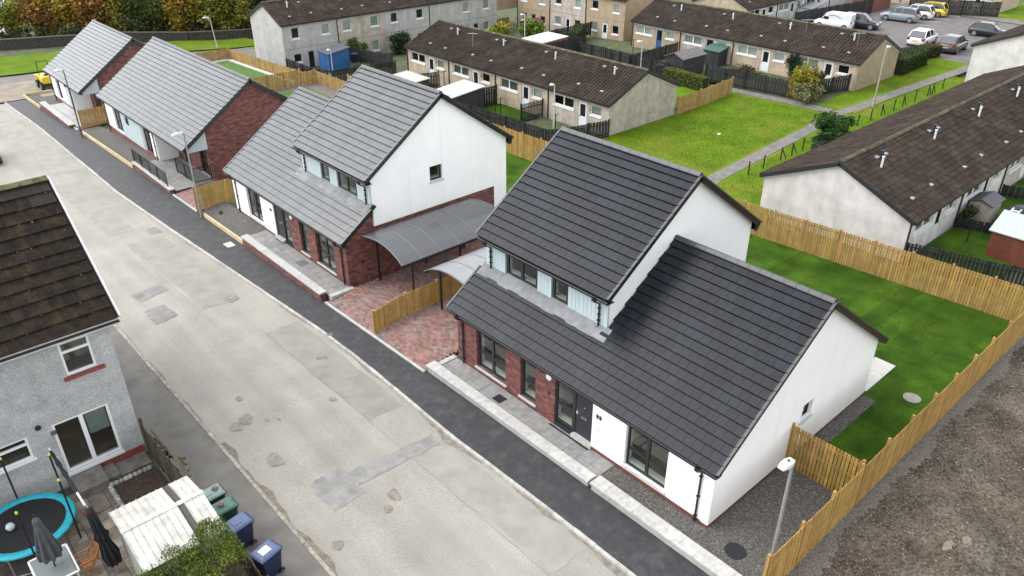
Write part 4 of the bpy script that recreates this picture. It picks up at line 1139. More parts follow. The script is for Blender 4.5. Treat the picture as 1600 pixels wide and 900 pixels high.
    if vents:
        k = 0
        for a, b, m, fe in units:
            for du, d in ((.22, .8), (.62, .9), (.40, dep / 2 - .7), (.56, dep / 2 - .75)):
                u = a + (b - a) * du + random.uniform(-.15, .15); c = on_roof(u, d)
                v = MB(); v.loft([[c + S * x + F * y + Vector((0, 0, y * sl + z)) for x, y, z in ((-.14, -.09, 0), (.14, -.09, 0), (.14, -.09, .08), (-.14, -.09, .08))], [c + S * x + F * y + Vector((0, 0, y * sl + z)) for x, y, z in ((-.14, .11, 0), (.14, .11, 0), (.14, .11, .02), (-.14, .11, .02))]])
                v.build('roof_vent', VENT, roof)
            u = a + (b - a) * .33; c = on_roof(u, dep / 2 - 1.25)
            v = MB(); v.tube([c - Vector((0, 0, .1)), c + Vector((0, 0, .55))], .062, 10); v.tube([c + Vector((0, 0, .55)), c + Vector((0, 0, .58))], .085, 10); v.build('flue', mat('white_flue', (.66, .67, .68), .5, .05), roof)
            c = on_roof(u + .45, dep / 2 - .95)
            v = MB(); v.tube([c - Vector((0, 0, .1)), c + Vector((0, 0, .55))], .07, 10); v.tube([c + Vector((0, 0, .55)), c + Vector((0, 0, .60))], .10, 10); v.build('soil_pipe', FASC, roof)
    return H
def aerial(p, label):
    p = Vector(p); o = thing('tv_aerial', label, 'aerial', p)
    MB().tube([p, p + Vector((0, 0, 1.4))], .02, 6).build('mast', STEEL, o)
    MB().tube([p + Vector((-.1, .5, 1.25)), p + Vector((.1, -.5, 1.35))], .015, 5).build('boom', STEEL, o)
    for k in range(5):
        c = p + Vector((-.1, .5, 1.25)).lerp(Vector((.1, -.5, 1.35)), k / 4); MB().tube([c - Vector((.25, .05, 0)), c + Vector((.25, .05, 0))], .01, 4).build('element', STEEL, o)
B1, B2, NB, B3 = (BLIND, .95), (CURTAIN, .95), None, (mat('grey_green_curtain', (.13, .15, .13), .9, .3, 8), .97)  # B3 is a dark grey-green curtain cloth
def bungalow_units(u0, pitch, n, z0, flip, blinds, doors, mats):
    out = []
    for k in range(n):
        a = u0 + pitch * k; b = a + pitch
        f = (lambda lo, hi: (a + lo, a + hi)) if not flip else (lambda lo, hi: (b - hi, b - lo))
        s0, s1 = f(.79, 1.9); d0, d1 = f(2.3, 3.25); w0_, w1 = f(3.72, 5.95)
        bl = blinds[k % len(blinds)]
        out.append((a, b, mats[k % len(mats)], [('w', s0, s1, z0 + 1.35, z0 + 2.12, bl[0]), ('d', d0, d1, z0 + .05, z0 + 2.12, doors[k % len(doors)]), ('W', w0_, w1, z0 + 1.32, z0 + 2.14, bl[1]), ('l', (d0 - .28 if not flip else d1 + .28), z0 + 1.7), ('p', b if not flip else a, 0)]))
    return out
row('long brown-roofed single-storey terrace in the middle with beige walls', 'X', 27.6, 28.9, 28.9 + 6.43 * 4.07, 8.2, -.75, 1.75, 3.62,
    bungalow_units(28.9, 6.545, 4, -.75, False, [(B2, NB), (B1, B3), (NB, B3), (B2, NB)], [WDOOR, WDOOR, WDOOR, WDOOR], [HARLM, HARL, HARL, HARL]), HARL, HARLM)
row('brown-roofed single-storey terrace at upper right beside the car park', 'X', 52.0, 21.7, 21.7 + 6.4 * 4, 7.6, -.35, 2.12, 3.95,
    bungalow_units(21.7, 6.4, 4, -.35, False, [(NB, B2), (B1, B1), (B1, B2), (B1, B1)], [WDOOR, WDOOR, DDOOR, BDOOR], [HARL, HARL, HARLM, HARLT]), HARL, HARLT)
row('off-white terrace with dark brown roof on the right behind the fence', 'Y', 4.4, 23.4, 23.4 + 6.75 * 5, 8.6, -.5, 1.9, 3.9,
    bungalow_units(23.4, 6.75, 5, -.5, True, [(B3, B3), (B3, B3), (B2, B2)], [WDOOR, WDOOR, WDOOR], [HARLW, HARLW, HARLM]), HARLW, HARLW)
def up(a, b, z0, z1, bl): return ('w', a, b, z0, z1, bl)
zA = -2.85
row('two-storey grey and beige terrace at the top with brown roof', 'Y', 69.8, 22.0, 51.9, 7.2, zA, 2.32, 4.1, [
    (22.0, 28.6, HARLG, [up(23.04, 23.98, .75, 1.9, NB), up(26.6, 27.66, .75, 1.86, B1), up(23.0, 23.98, -1.75, -.82, NB), ('d', 24.68, 25.5, zA + .15, -.72, DDOOR), up(26.6, 27.62, -1.8, -.8, NB), ('p', 28.6, 0)]),
    (28.6, 34.9, HARLM, [up(29.3, 30.38, .75, 1.9, B1), up(32.9, 34.0, .75, 1.9, B2), up(32.9, 33.9, -1.95, -.82, B1), ('d', 30.95, 31.85, zA + .15, -.8, WDOOR)]),
    (34.9, 41.2, HARLG, [up(35.68, 36.65, .8, 1.88, NB), up(39.3, 40.3, .8, 1.88, NB), up(35.68, 36.7, -1.82, -.82, B2), ('d', 37.3, 38.1, zA + .1, -.8, DDOOR), up(39.3, 40.2, -1.9, -.85, NB), ('p', 41.2, 0)]),
    (41.2, 51.9, HARLG, [up(46.3, 47.4, .7, 1.88, B1), up(49.6, 50.6, .7, 1.88, B2), up(46.4, 47.3, -1.9, -.85, NB), ('d', 48.0, 48.85, zA + .1, -.85, DDOOR), up(49.6, 50.6, -1.9, -.85, B2)])],
    HARLG, HARLG, white_top=False, twostorey=-.3)
BN = HARLT
def bu(a, b, zb, door, m):
    z0 = zb - 2.55
    return (a, b, m, [up(a + .8, a + 1.85, zb - 1.5, zb - .5, NB), ('d', a + 2.5, a + 3.4, z0 + .1, zb - .45, door), up(a + 4.1, a + 5.2, zb - 1.5, zb - .5, B2), up(a + .8, a + 1.85, zb + .9, zb + 1.9, B1), up(a + 4.1, a + 5.2, zb + .9, zb + 1.9, NB), ('p', b - .05, 0)])
row('two-storey tan terrace at the top centre', 'X', 55.0, 51.1, 69.3, 8, -2.2, 3.4, 5.3,
    [bu(51.1, 57.2, .98, WDOOR, HARLT), bu(57.2, 63.3, .75, WDOOR, HARLM), bu(63.3, 69.3, .40, RDOOR, HARLT)], HARLT, HARLT, white_top=False, twostorey={51.1: .98, 57.2: .75, 63.3: .40}, vents=False)
pend = thing('covered_passage', 'dark covered passage between the grey and tan terraces', 'passage', (53, 72, -2.6))
MB().box(51.92, 70.6, .0, 57, 71.0, 3.2).build('upper_wall', HARLT, pend)
MB().box(51.92, 76, -3, 57, 76.2, 3.2).build('rear_wall', HARLT, pend); MB().box(51.92, 71.001, 3.2, 57, 75.999, 3.3).build('roof', DECK, pend)
for k in range(9): MB().box(52.1 + k * .33, 70.9, -2.6, 52.38 + k * .33, 70.95, -1.1).build('gate_board', mat('tan_gate', (.30, .2, .09), .8, .1), pend)
row('cream terrace with brown roof behind the car park fence', 'Y', 43.0, 67.4, 67.4 + 6.4 * 4, 7.6, -.35, 2.05, 3.85,
    bungalow_units(67.4, 6.4, 4, -.35, True, [(NB, NB), (B2, B2)], [WDOOR], [HARLW]), HARLW, HARL)
row('pale streaked gable-ended terrace at the right edge by the path', 'Y', 8.0, 62.5, 82, 8.4, -.5, 3.0, 4.9, [(62.5, 82, HARLW, [])], HARLW, HARLW, vents=False)
row('cream single-storey row at the top right corner', 'X', 100.5, 27, 46, 7, -.35, 2.0, 3.8, bungalow_units(27, 6.33, 3, -.35, False, [(B1, B1)], [WDOOR], [HARL]), HARL, HARL, vents=False)
aerial((54.6, 28.6, 3.2), 'spindly aerial on the upper right terrace roof')
aerial((54.0, 23.2, 2.9), 'small aerial above the creeper on the upper right roof')
aerial((29.4, 47.2, 2.6), 'aerial lying low on the middle terrace roof')
# ---------------------------------------------------------------- the house and back garden at lower left
GHARL = mat('grey_roughcast', (.425, .425, .425), .95, .10, 1.3, 1.0, 22, col2=(.36, .365, .37), mixp=(.40, .66), fine=.26, fscale=26)
GTILE = mat('mossy_concrete_tile', (.019, .013, .0095), .9, .35, 2.2, .5, 16, rnd=.16, fine=.25, fscale=14, col2=(.030, .023, .011), mixp=(.5, .66), spec=.2)
GTILES = mat('mossy_concrete_tile_field', (.019, .013, .0095), .9, .35, 2.2, .5, 16, isl=.16, fine=.25, fscale=14)
MOSS = mat('yellow_moss', (.15, .14, .018), .95, .3, 9, .5, 40)
REDSILL = mat('red_painted_sill', (.22, .055, .04), .8, .3, 6)
zg = -.22
G = thing('roughcast_house', 'grey roughcast house with dark mossy roof at lower left', 'house', (-11.8, 15.75, zg))
GY, GX = 15.78, -11.78
wall(G, 'back_wall', 'Y', GY, -22, GX, zg - .2, 5.35, [(-14.25, -12.48, .30, 2.35), (-13.34, -12.42, 3.88, 5.10), (-16.6, -14.98, 1.42, 2.28)], GHARL, .3)
wall(G, 'gable_wall', 'X', GX - .3, GY + .3, 24.4, zg - .2, [(GY + .3, 5.35), (20.15, 8.7), (24.4, 5.4)], [], GHARL, .3)
MB().box(-22, 24.1, zg, -12.1, 24.4, 5.3).build('street_wall', GHARL, G)
MB().box(-22, GY + .31, zg - .1, -12.1, 24, .2).build('floor', FLOORM, G)
MB().box(-22, 19, .21, -12.1, 19.1, 5.2).build('partition', PLASTER, G)
wd = window(G, 'Y', GY, -13.34, -12.42, 3.88, 5.10, UPVC, 1, 4.72, .075, None, .03)
MB().box(-13.46, GY - .09, 3.74, -12.22, GY + .02, 3.86).build('sill', REDSILL, wd)
wd = window(G, 'Y', GY, -16.6, -14.98, 1.42, 2.28, UPVC, 1, 2.0, .075, UPVC, .03)
MB().box(-16.5, GY + .15, 1.5, -15.1, GY + .4, 1.62).build('clutter', mat('sill_clutter', (.12, .10, .09), .7, .6, 14), wd)
fd = window(G, 'Y', GY, -14.25, -12.48, .30, 2.35, UPVC, 2, None, .09, None, .03, name='french_door')
MB().box(-13.24, GY + .12, 1.35, -12.6, GY + .14, 2.26).build('roller_blind', mat('grey_blind', (.25, .28, .28), .8, .05), fd)
MB().box(-13.30, GY - .0, 1.2, -13.27, GY + .028, 1.36).build('handle', CHROME, fd)
MB().box(-14.3, GY - .05, .16, -12.44, GY + .02, .28).build('threshold', UPVC, fd)
MB().box(-13.5, GY - .012, -.25, GX + .01, GY + .02, .14).build('painted_plinth', REDSILL, G)
v = MB(); v.loft([[Vector((-14.6 + r * math.cos(q), GY - y, 2.46 + r * math.sin(q))) for q in [2 * PI * k / 12 for k in range(12)]] for y, r in ((0, .09), (.06, .09), (.06, .07), (.02, .06))]); v.build('boiler_flue', mat('flue_dark', (.03, .03, .03), .6, 0), G)
MB().box(-14.32, GY - .06, 1.98, -14.16, GY - .001, 2.12).build('outside_light', mat('dull_metal', (.1, .1, .1), .5, 0), G)
rf = slab_quad((-22, 15.6, 5.43), (-11.43, 15.6, 5.43), (-11.43, 20.15, 8.83), (-22, 20.15, 8.83), .1); r2 = slab_quad((-22, 20.15, 8.83), (-11.43, 20.15, 8.83), (-11.43, 24.7, 5.43), (-22, 24.7, 5.43), .1); rf.add(r2.v, r2.f)
roof = rf.build('roof', DECK, G)
T = Vector((0, 4.55, 3.4)).normalized(); ls = math.hypot(4.55, 3.4)
tile_field(roof, (-18.0, 15.53, 5.40), (1, 0, 0), T, 6.5, ls + .05, .38, .47, GTILE, GTILES, 190, bond=.5)
tile_field(roof, (-18.0, 24.77, 5.40), (1, 0, 0), (0, -T.y, T.z), 6.5, ls + .05, .38, .47, GTILE, GTILES, 0)
ridge_run(roof, (-18, 20.15, 8.93), (-11.45, 20.15, 8.93), mat('mossy_ridge_old', (.10, .095, .045), .9, .4, 3, .4, rnd=.2), .45, .17)
mb = MB()
for k in range(120):      # moss tufts growing along the tile joints
    i = random.randint(0, 16); j = random.randint(1, 11); half = (j % 2) * .5
    u = -18 + (i + half) * .3824 + random.uniform(-.015, .015); t = j * .475 + random.choice((-.02, .0, random.uniform(0, .35)))
    c = Vector((u, 15.53, 5.40)) + T * t + Vector((0, -.598, .80)).normalized() * .055; r = random.uniform(.006, .018)
    if c.x > -11.6: continue
    n_ = T.cross(Vector((1, 0, 0)))
    mb.loft([[c + Vector((1, 0, 0)) * (a * r) + T * (b * r * 1.7) for a, b in ((-1, -1), (1, -1), (1, 1), (-1, 1))], [c + Vector((1, 0, 0)) * (a * r * .4) + T * (b * r * .7) + Vector((0, -.6, .8)) * r * .6 for a, b in ((-1, -1), (1, -1), (1, 1), (-1, 1))]])
o = mb.build('moss', MOSS, roof); o['kind'] = 'stuff'
MB().obox((-11.40, (15.55 + 20.15) / 2, (5.42 + 8.82) / 2 + .05), (0, 2.3, 1.71), (.022, 0, 0), Vector((0, -.6, .8)) * .085).build('bargeboard', UPVC, G)
MB().obox((-11.40, (24.75 + 20.15) / 2, (5.42 + 8.82) / 2 - .02), (0, -2.3, 1.71), (.022, 0, 0), Vector((0, .6, .8)) * .085).build('bargeboard', UPVC, G)
MB().box(-22, 15.56, 5.2, -11.45, 15.585, 5.42).build('fascia', mat('white_fascia', (.6, .6, .6), .5, .1), G)
gutter(G, (-22, 15.56, 5.36), (-11.45, 15.56, 5.36), (0, -1, 0), mat('brown_gutter', (.03, .02, .015), .5, .1))
# garden floor: slabs, step, bed edged with stones
sheet('back_garden', mat('garden_soil', (.075, .062, .05), .95, .3, 2, .5), [(-24, 2), (-11.75, 2), (-11.75, 15.8), (-24, 15.8)], -.03, 2, lambda x, y: zg)
pv = bpy.data.objects.new('garden_paving', None); COL.objects.link(pv); pv['kind'] = 'structure'; pv['label'] = 'uneven brown paving slabs in the lower left garden'
PAVB = mat('brown_slab', (.20, .165, .13), .9, .3, 1.8, .3, 30, rnd=.28, fine=.2)
for i in range(7):
    for j in range(14):
        x, y = -15.6 + i * .5, 8.3 + j * .5
        if x > -12.5: continue
        if x > -13.45 and 13.5 < y: continue
        MB().box(x + .008, y + .008, zg - .04, x + .492, y + .492, zg + .015 + random.uniform(-.012, .012)).build('slab', PAVB, pv)
st = thing('garden_step', 'broad grey concrete step below the french door', 'step', (-13.8, 15.3, zg))
MB().box(-14.25, 14.75, zg, -13.3, 15.76, .12).build('upper_step', mat('old_concrete', (.17, .155, .13), .9, .25, 2, .3), st); MB().box(-13.29, 15.0, zg, -12.9, 15.76, -.04).build('lower_step', MATS['old_concrete'], st)
MB().box(-12.88, 15.0, zg - .05, -11.85, 15.76, zg + .08).build('house_slab', MATS['old_concrete'])['kind'] = 'structure'
def rock(c, r, m, name, parent=None, n=10):
    mb = MB(); c = Vector(c); loops = []
    for k in range(5):
        th = -PI / 2 + PI * (k + .35) / 4.7
        loops.append([c + Vector((r[0] * math.cos(th) * math.cos(a) * random.uniform(.82, 1.12), r[1] * math.cos(th) * math.sin(a) * random.uniform(.82, 1.12), r[2] * math.sin(th))) for a in [2 * PI * q / n for q in range(n)]])
    mb.loft(loops); return mb.build(name, m, parent)
bed = thing('planting_bed', 'bare soil bed edged with pale stones beside the wooden fence', 'planting bed', (-12.6, 14.2, zg))
MB().prism([(-13.25, 13.3, zg), (-11.85, 13.3, zg), (-11.85, 14.65, zg), (-13.25, 14.65, zg)], (0, 0, .07)).build('soil', mat('dark_soil', (.05, .032, .024), .95, .4, 6, .9, 25), bed)
BST = mat('border_stone', (.36, .35, .33), .9, .2, 7, .4, rnd=.25)
for k in range(9): rock((-13.3 + .16 * k + random.uniform(-.02, .02), 14.74, zg + .08), (.10, .09, .10), BST, 'border_stone', bed)
for k in range(7): rock((-13.36, 14.62 - .19 * k, zg + .08), (.095, .10, .10), BST, 'border_stone', bed)
# fence along the footway
OLDW = mat('old_fence_wood', (.085, .066, .042), .9, .35, 3, .4, 30, rnd=.35, streak=.25, col2=(.075, .078, .035), mixp=(.5, .68))
def fence(name, label, p, q, h, m, mp=None, bw=.10, gap=.022, post=1.83, side=1, zf=None, each=True, rails=(.25, .95, 1.6), cap=.06, jag=0.0, th=.02, cat='fence', alt=False):
    p, q = Vector((*p, 0)), Vector((*q, 0)); d = q - p; u = d.normalized(); n_ = Vector((u.y, -u.x, 0)) * side
    zf = zf or g
    p.z = zf(p.x, p.y)
    root = thing(name, label, cat, p); p.z = 0
    k = int(d.length / (bw + gap)); me = []
    for v in range(3):
        mm = bpy.data.meshes.new('board'); b = MB(); hh = h + (v - 1) * jag
        b.box(-bw / 2, -th / 2, .02, bw / 2, th / 2, hh); mm.from_pydata(b.v, [], b.f); mm.materials.append(m); me.append(mm)
    big = MB()
    for i in range(k):
        c = p + u * ((i + .5) * (bw + gap)); z = zf(c.x, c.y); lean = random.uniform(-.012, .012)
        off = n_ * (.035 + .013 * (i % 2) + random.uniform(0, .004)) * (-1 if alt and i % 2 else 1)
        if each:
            ux = (u + Vector((0, 0, lean))).normalized()
            inst(me[random.randint(0, 2)], 'board', root, frame(Vector((c.x, c.y, z)) + off, ux, n_ * -1, Vector((0, 0, 1))))
        else:
            big.obox(Vector((c.x, c.y, z + h / 2 + random.uniform(-jag, jag))) + off, u * bw / 2, n_ * th / 2, Vector((lean * .5 * u.x, lean * .5 * u.y, h / 2)))
    if not each:
        o = big.build('palings', m, root); o['kind'] = 'stuff'
    np_ = max(1, int(round(d.length / post)))
    for i in range(np_ + 1):
        c = p + d * (i / np_); z = zf(c.x, c.y)
        b = MB(); b.obox(Vector((c.x, c.y, z + (h + cap) / 2 - .1)) - n_ * .03, u * .045, n_ * .045, (0, 0, (h + cap) / 2 + .1)); b.build('post', mp or m, root)
    for i in range(np_):
        a, e = p + d * (i / np_), p + d * ((i + 1) / np_)
        for r_ in rails:
            if r_ < h:
                b = MB(); b.bar(Vector((a.x, a.y, zf(a.x, a.y) + r_)), Vector((e.x, e.y, zf(e.x, e.y) + r_)), .04, .07); b.build('rail', mp or m, root)
    return root
zG = lambda x, y: zg
fence('garden_fence', 'weathered brown board fence between the garden and the footway', (-11.62, 11.3), (-11.72, 15.75), 1.45, OLDW, OLDW, .14, .015, 1.8, -1, zG, True, (.3, 1.1), .03, .05)
fence('garden_fence', 'rotten leaning fence behind the blue bins', (-11.45, 4.4), (-11.58, 8.7), 1.35, OLDW, OLDW, .13, .03, 1.8, -1, zG, True, (.3, 1.0), .03, .07)
for k in range(4):
    o = thing('loose_rail', ['split log leaning on the garden fence near the house', 'long grey pole lying along the garden fence', 'mossy rail propped against the garden fence', 'short broken rail by the shed corner'][k], 'rail', (-11.5, 12 + k, 0))
    MB().tube([(-11.5 + .05 * k, 11.8 + .25 * k, 1.2 + .05 * k), (-11.62, 14.9 - .3 * k, 1.25 - .2 * k)], .035 + .012 * (k % 2), 7).build('log', OLDW, o)
# metal shed
SH = thing('metal_shed', 'white ribbed metal shed roof with one dark strip', 'shed', (-12.9, 9.7, zg))
SHW = mat('shed_white', (.52, .51, .46), .5, .14, 1.6, .05, streak=.14, col2=(.40, .38, .30), mixp=(.56, .8)); SHG = mat('shed_side', (.30, .33, .29), .6, .15)
SHB = mat('shed_dark_strip', (.06, .05, .05), .6, .15)
x0, x1, ya, yr, yb = -14.05, -11.72, 8.35, 9.95, 11.25
MB().box(x0 + .08, ya + .08, zg, x1 - .08, yb - .08, 1.72).build('walls', SHG, SH)
for sname, (y0_, z0_), (y1_, z1_) in (('front', (ya, 1.75), (yr, 2.03)), ('back', (yb, 1.75), (yr, 2.03))):
    n = 12
    for i in range(n):
        a, b = x0 + (x1 - x0) * i / n, x0 + (x1 - x0) * (i + 1) / n
        s_ = MB(); lo = Vector((0, y0_, z0_)); hi = Vector((0, y1_, z1_)); w_ = (b - a)
        pr = [(a, 0), (a + .02, .045), (a + .045, 0), (b, 0), (b, -.02), (a, -.02)]
        s_.loft([[Vector((x, e.y, e.z + dz)) for x, dz in pr] for e in (lo, hi)])
        s_.build('roof_sheet', SHB if i == 8 else SHW, SH)
MB().prism([(x0 - .02, yr - .09, 2.035), (x0 - .02, yr, 2.07), (x0 - .02, yr + .09, 2.035), (x0 - .02, yr, 2.03)], (x1 - x0 + .04, 0, 0)).build('ridge_cap', SHW, SH)
# wheelie bins
def wheelie(loc, rz, m, ml, label, lid_extra=None):
    root = thing('wheelie_bin', label, 'wheelie bin', (0, 0, 0), 'wheelie bins on the footway')
    b = MB(); b.loft([[Vector((x * sx, y * sy, z)) for x, y in ((-1, -1), (1, -1), (1, 1), (-1, 1))] for z, sx, sy in ((.06, .21, .24), (.5, .245, .29), (.92, .27, .335))]); b.build('body', m, root)
    b = MB(); b.loft([[Vector((x * sx, y * sy, z)) for x, y in ((-1, -1), (1, -1), (1, 1), (-1, 1))] for z, sx, sy in ((.915, .295, .36), (.95, .30, .37))]); b.build('rim', m, root)
    lid = MB(); lid.loft([[Vector((x * sx, y * sy - .01, z)) for x, y in ((-1, -1), (1, -1), (1, 1), (-1, 1))] for z, sx, sy in ((.952, .295, .375), (.985, .29, .37), (1.02, .24, .30), (1.03, .20, .25))]); l = lid.build('lid', ml, root)
    MB().box(-.13, -.20, 1.031, .13, .12, 1.045).build('lid_panel', ml if lid_extra is None else lid_extra, l)
    b = MB(); b.tube([(-.22, .40, .93), (.22, .40, .93)], .018, 6); b.build('handle', m, root)
    for sx in (-1, 1):
        b = MB(); b.box(sx * .2 - .02, .32, .90, sx * .2 + .02, .42, .95); b.build('handle_bracket', m, root)
        b = MB(); b.tube([(sx * .21, .24, .1), (sx * .27, .24, .1)], .1, 14); w_ = b.build('wheel', BLACK, root)
        b = MB(); b.tube([(sx * .271, .24, .1), (sx * .28, .24, .1)], .05, 10); b.build('hub', mat('wheel_hub', (.1, .1, .1), .5, 0), w_)
    root.location = loc; root.rotation_euler = (0, 0, rz)
    return root
BINB = mat('blue_bin', (.012, .021, .062), .5, .12, 6); BINBL = mat('blue_bin_lid', (.085, .12, .23), .38, .12, 6)
BING = mat('green_bin', (.016, .052, .038), .45, .15, 6); BINGL = mat('pale_green_lid', (.17, .25, .22), .4, .15, 6); STK = mat('white_sticker', (.68, .70, .72), .5, .1)
wheelie((-11.1, 9.38, zg), R(-82), BINB, BINBL, 'blue wheelie bin close beside the shed with a blank lid')
wheelie((-10.98, 7.78, zg), R(-76), BINB, BINBL, 'blue wheelie bin with a white sticker on its lid', STK)
wheelie((-11.15, 10.33, zg), R(-88), BING, mat('green_bin_lid', (.06, .14, .10), .45, .1), 'dark green wheelie bin with a brown stone on its lid')
wheelie((-11.2, 11.12, zg), R(-88), BING, BINGL, 'green wheelie bin with a faded pale lid, nearest the house')
for i, (x, y, l) in enumerate([(-11.2, 10.33, 'brown stone weighing down the dark green bin lid'), (-11.05, 11.15, 'lump of stone on the faded pale bin lid')]):
    tag(rock((x, y, .86 - .0), (.11, .09, .07), mat('brown_stone', (.2, .14, .11), .9, .3, 9), 'stone'), l, 'stone')
# trampoline
TR = thing('trampoline', 'round trampoline with turquoise padded rim and folded net poles', 'trampoline', (-15.95, 13.85, zg))
tx, ty, tz = -15.95, 13.85, .55
ring = MB(); n = 40
ring.loft([[Vector((tx + (r * math.cos(2 * PI * k / n)), ty + r * math.sin(2 * PI * k / n), z)) for r, z in ((1.12, tz + .02), (1.14, tz + .05), (1.36, tz + .05), (1.40, tz), (1.36, tz - .03))] for k in range(n + 1)], False)
ring.build('padded_rim', mat('turquoise_pad', (.012, .34, .42), .5, .12, 3), TR, True)
MB().lathe((tx, ty, tz), [(1.13, -.02), (1.13, .0), (.02, .002)], 40).build('mat', mat('trampoline_mat', (.006, .006, .007), .8, .1), TR)
PLB = mat('net_black', (.012, .012, .013), .7, .1)
for k in range(6):
    a = 2 * PI * k / 6 + .45; x, y = tx + 1.42 * math.cos(a), ty + 1.42 * math.sin(a)
    b = MB(); b.tube([(x, y, zg), (x, y, 2.2)], .028, 8); pl_ = b.build('net_pole', PLB, TR)
    b = MB(); b.lathe((x, y, 2.2), [(.035, 0), (.04, .05), (.015, .09)], 8); b.build('pole_cap', mat('yellow_cap', (.55, .60, .06), .5, 0), pl_)
for k in range(3):
    a = 2 * PI * k / 3 + .2
    b = MB(); b.tube([(tx + 1.3 * math.cos(a - .3), ty + 1.3 * math.sin(a - .3), tz), (tx + 1.35 * math.cos(a - .25), ty + 1.35 * math.sin(a - .25), zg + .03), (tx + 1.35 * math.cos(a + .25), ty + 1.35 * math.sin(a + .25), zg + .03), (tx + 1.3 * math.cos(a + .3), ty + 1.3 * math.sin(a + .3), tz)], .025, 6); b.build('leg', STEEL, TR)
o = MB().lathe((-16.32, 13.93, tz + .015), [(.02, 0), (.10, .03), (.135, .12), (.10, .21), (.02, .24)], 14).build('ball', mat('silver_ball', (.45, .52, .55), .3, .25, 9), None, True); tag(o, 'shiny grey ball lying on the trampoline', 'ball')
# folded parasols, glass table, wooden chair, clothes pole
def parasol(label, base, top, m, rmax, furl, pole_m):
    base, top = Vector(base), Vector(top); root = thing('parasol', label, 'parasol', base); d = (top - base); u = d.normalized()
    s_ = u.cross(Vector((0, 1, 0))).normalized(); t_ = u.cross(s_)
    MB().tube([base, top + u * .1], .022, 8).build('pole', pole_m, root)
    n = 32; loops = []
    for f, r in furl:
        c = base + d * f
        loops.append([c + (s_ * math.cos(2 * PI * k / n) + t_ * math.sin(2 * PI * k / n)) * r * rmax * (1 + .24 * (1 if k % 4 < 2 else -1) * min(1, r)) for k in range(n)])
    MB().loft(loops).build('furled_canopy', m, root)
    return root
parasol('closed grey parasol standing through the glass table', (-15.72, 11.6, zg), (-15.72, 11.75, 2.35), mat('grey_canvas', (.085, .09, .10), .9, .2, 6, streak=.3), .27, [(.42, .95), (.50, 1), (.7, .7), (.88, .42), (.96, .36), (1, .12)], BLACKM)
parasol('closed black parasol tied in the middle beside the shed', (-14.32, 10.9, zg), (-14.50, 11.15, 2.35), mat('black_canvas', (.012, .013, .018), .85, .1), .19, [(.15, .9), (.3, 1.1), (.5, .7), (.58, .95), (.64, .7), (.9, .55), (.97, .5), (1, .1)], CHROME)
tag(MB().lathe((-14.51, 11.16, 2.2), [(.05, -.08), (.14, -.03), (.15, .03), (.07, .08)], 14).build('cover', mat('dark_red_fur', (.06, .01, .015), .95, .4, 20), None, True), 'dark red cap pulled over the black parasol tip', 'cover')
cl = thing('washing_pole', 'tall thin pole wrapped in dark cloth leaning from the house wall', 'pole', (-14.5, 13, zg))
MB().tube([(-14.57, 15.1, 2.0), (-14.52, 11.3, 2.35)], .03, 8).build('pole', UPVC, cl)
b = MB(); pts = [Vector((-14.57, 15.0, 2.0)).lerp(Vector((-14.53, 12.0, 2.28)), k / 9) for k in range(10)]
b.tube(pts, [.03, .06, .045, .075, .05, .08, .05, .07, .06, .03], 8); b.build('cloth', mat('dark_cloth', (.013, .012, .015), .9, .3, 12), cl)
tb = thing('glass_table', 'square frosted glass garden table with white frame', 'table', (-15.75, 11.65, zg))
tx0, tx1, ty0, ty1, tz = -16.27, -15.25, 11.0, 12.3, .48
MB().box(tx0 + .05, ty0 + .05, tz - .02, tx1 - .05, ty1 - .05, tz - .008).build('glass_top', poly_mat('frosted_glass', (.45, .50, .48), .45), tb)
for a, b_ in (((tx0, ty0), (tx1, ty0)), ((tx1, ty0), (tx1, ty1)), ((tx1, ty1), (tx0, ty1)), ((tx0, ty1), (tx0, ty0))):
    MB().bar((*a, tz), (*b_, tz), .05).build('frame', UPVC, tb)
for x in (tx0 + .05, tx1 - .05):
    for y in (ty0 + .05, ty1 - .05): MB().tube([(x, y, zg), (x, y, tz - .02)], .022, 8).build('leg', UPVC, tb)
ORW = mat('orange_wood', (.34, .135, .04), .6, .2, 5, streak=.2, rnd=.1)
ch = thing('folding_chair', 'orange slatted wooden folding chair beside the glass table', 'chair', (-14.95, 11.5, zg))
for k in range(7): MB().box(-15.12, 11.25 + k * .068, .20, -14.72, 11.30 + k * .068, .225).build('seat_slat', ORW, ch)
for k in range(6): MB().obox((-14.66 + .03, 11.28 + k * .075, .50), (.012, 0, 0), (0, .024, 0), (.06, 0, .25)).build('back_slat', ORW, ch)
for y in (11.22, 11.74):
    MB().bar((-15.12, y, zg), (-14.55, y, .78), .035).build('leg', ORW, ch); MB().bar((-14.70, y, zg), (-15.14, y, .2), .035).build('leg', ORW, ch); MB().bar((-15.15, y, .42), (-14.66, y, .42), .04).build('arm', ORW, ch)
o = MB().box(-16.4, 10.75, zg + .0, -15.5, 10.9, zg + .1).build('plank', mat('weathered_plank', (.24, .19, .12), .9, .3, 3, streak=.3)); tag(o, 'weathered plank lying behind the glass table', 'plank')
o = MB().box(-16.9, 12.05, zg, -15.0, 12.22, zg + .06).build('plank', MATS['weathered_plank']); tag(o, 'long timber lying along the trampoline edge', 'plank')
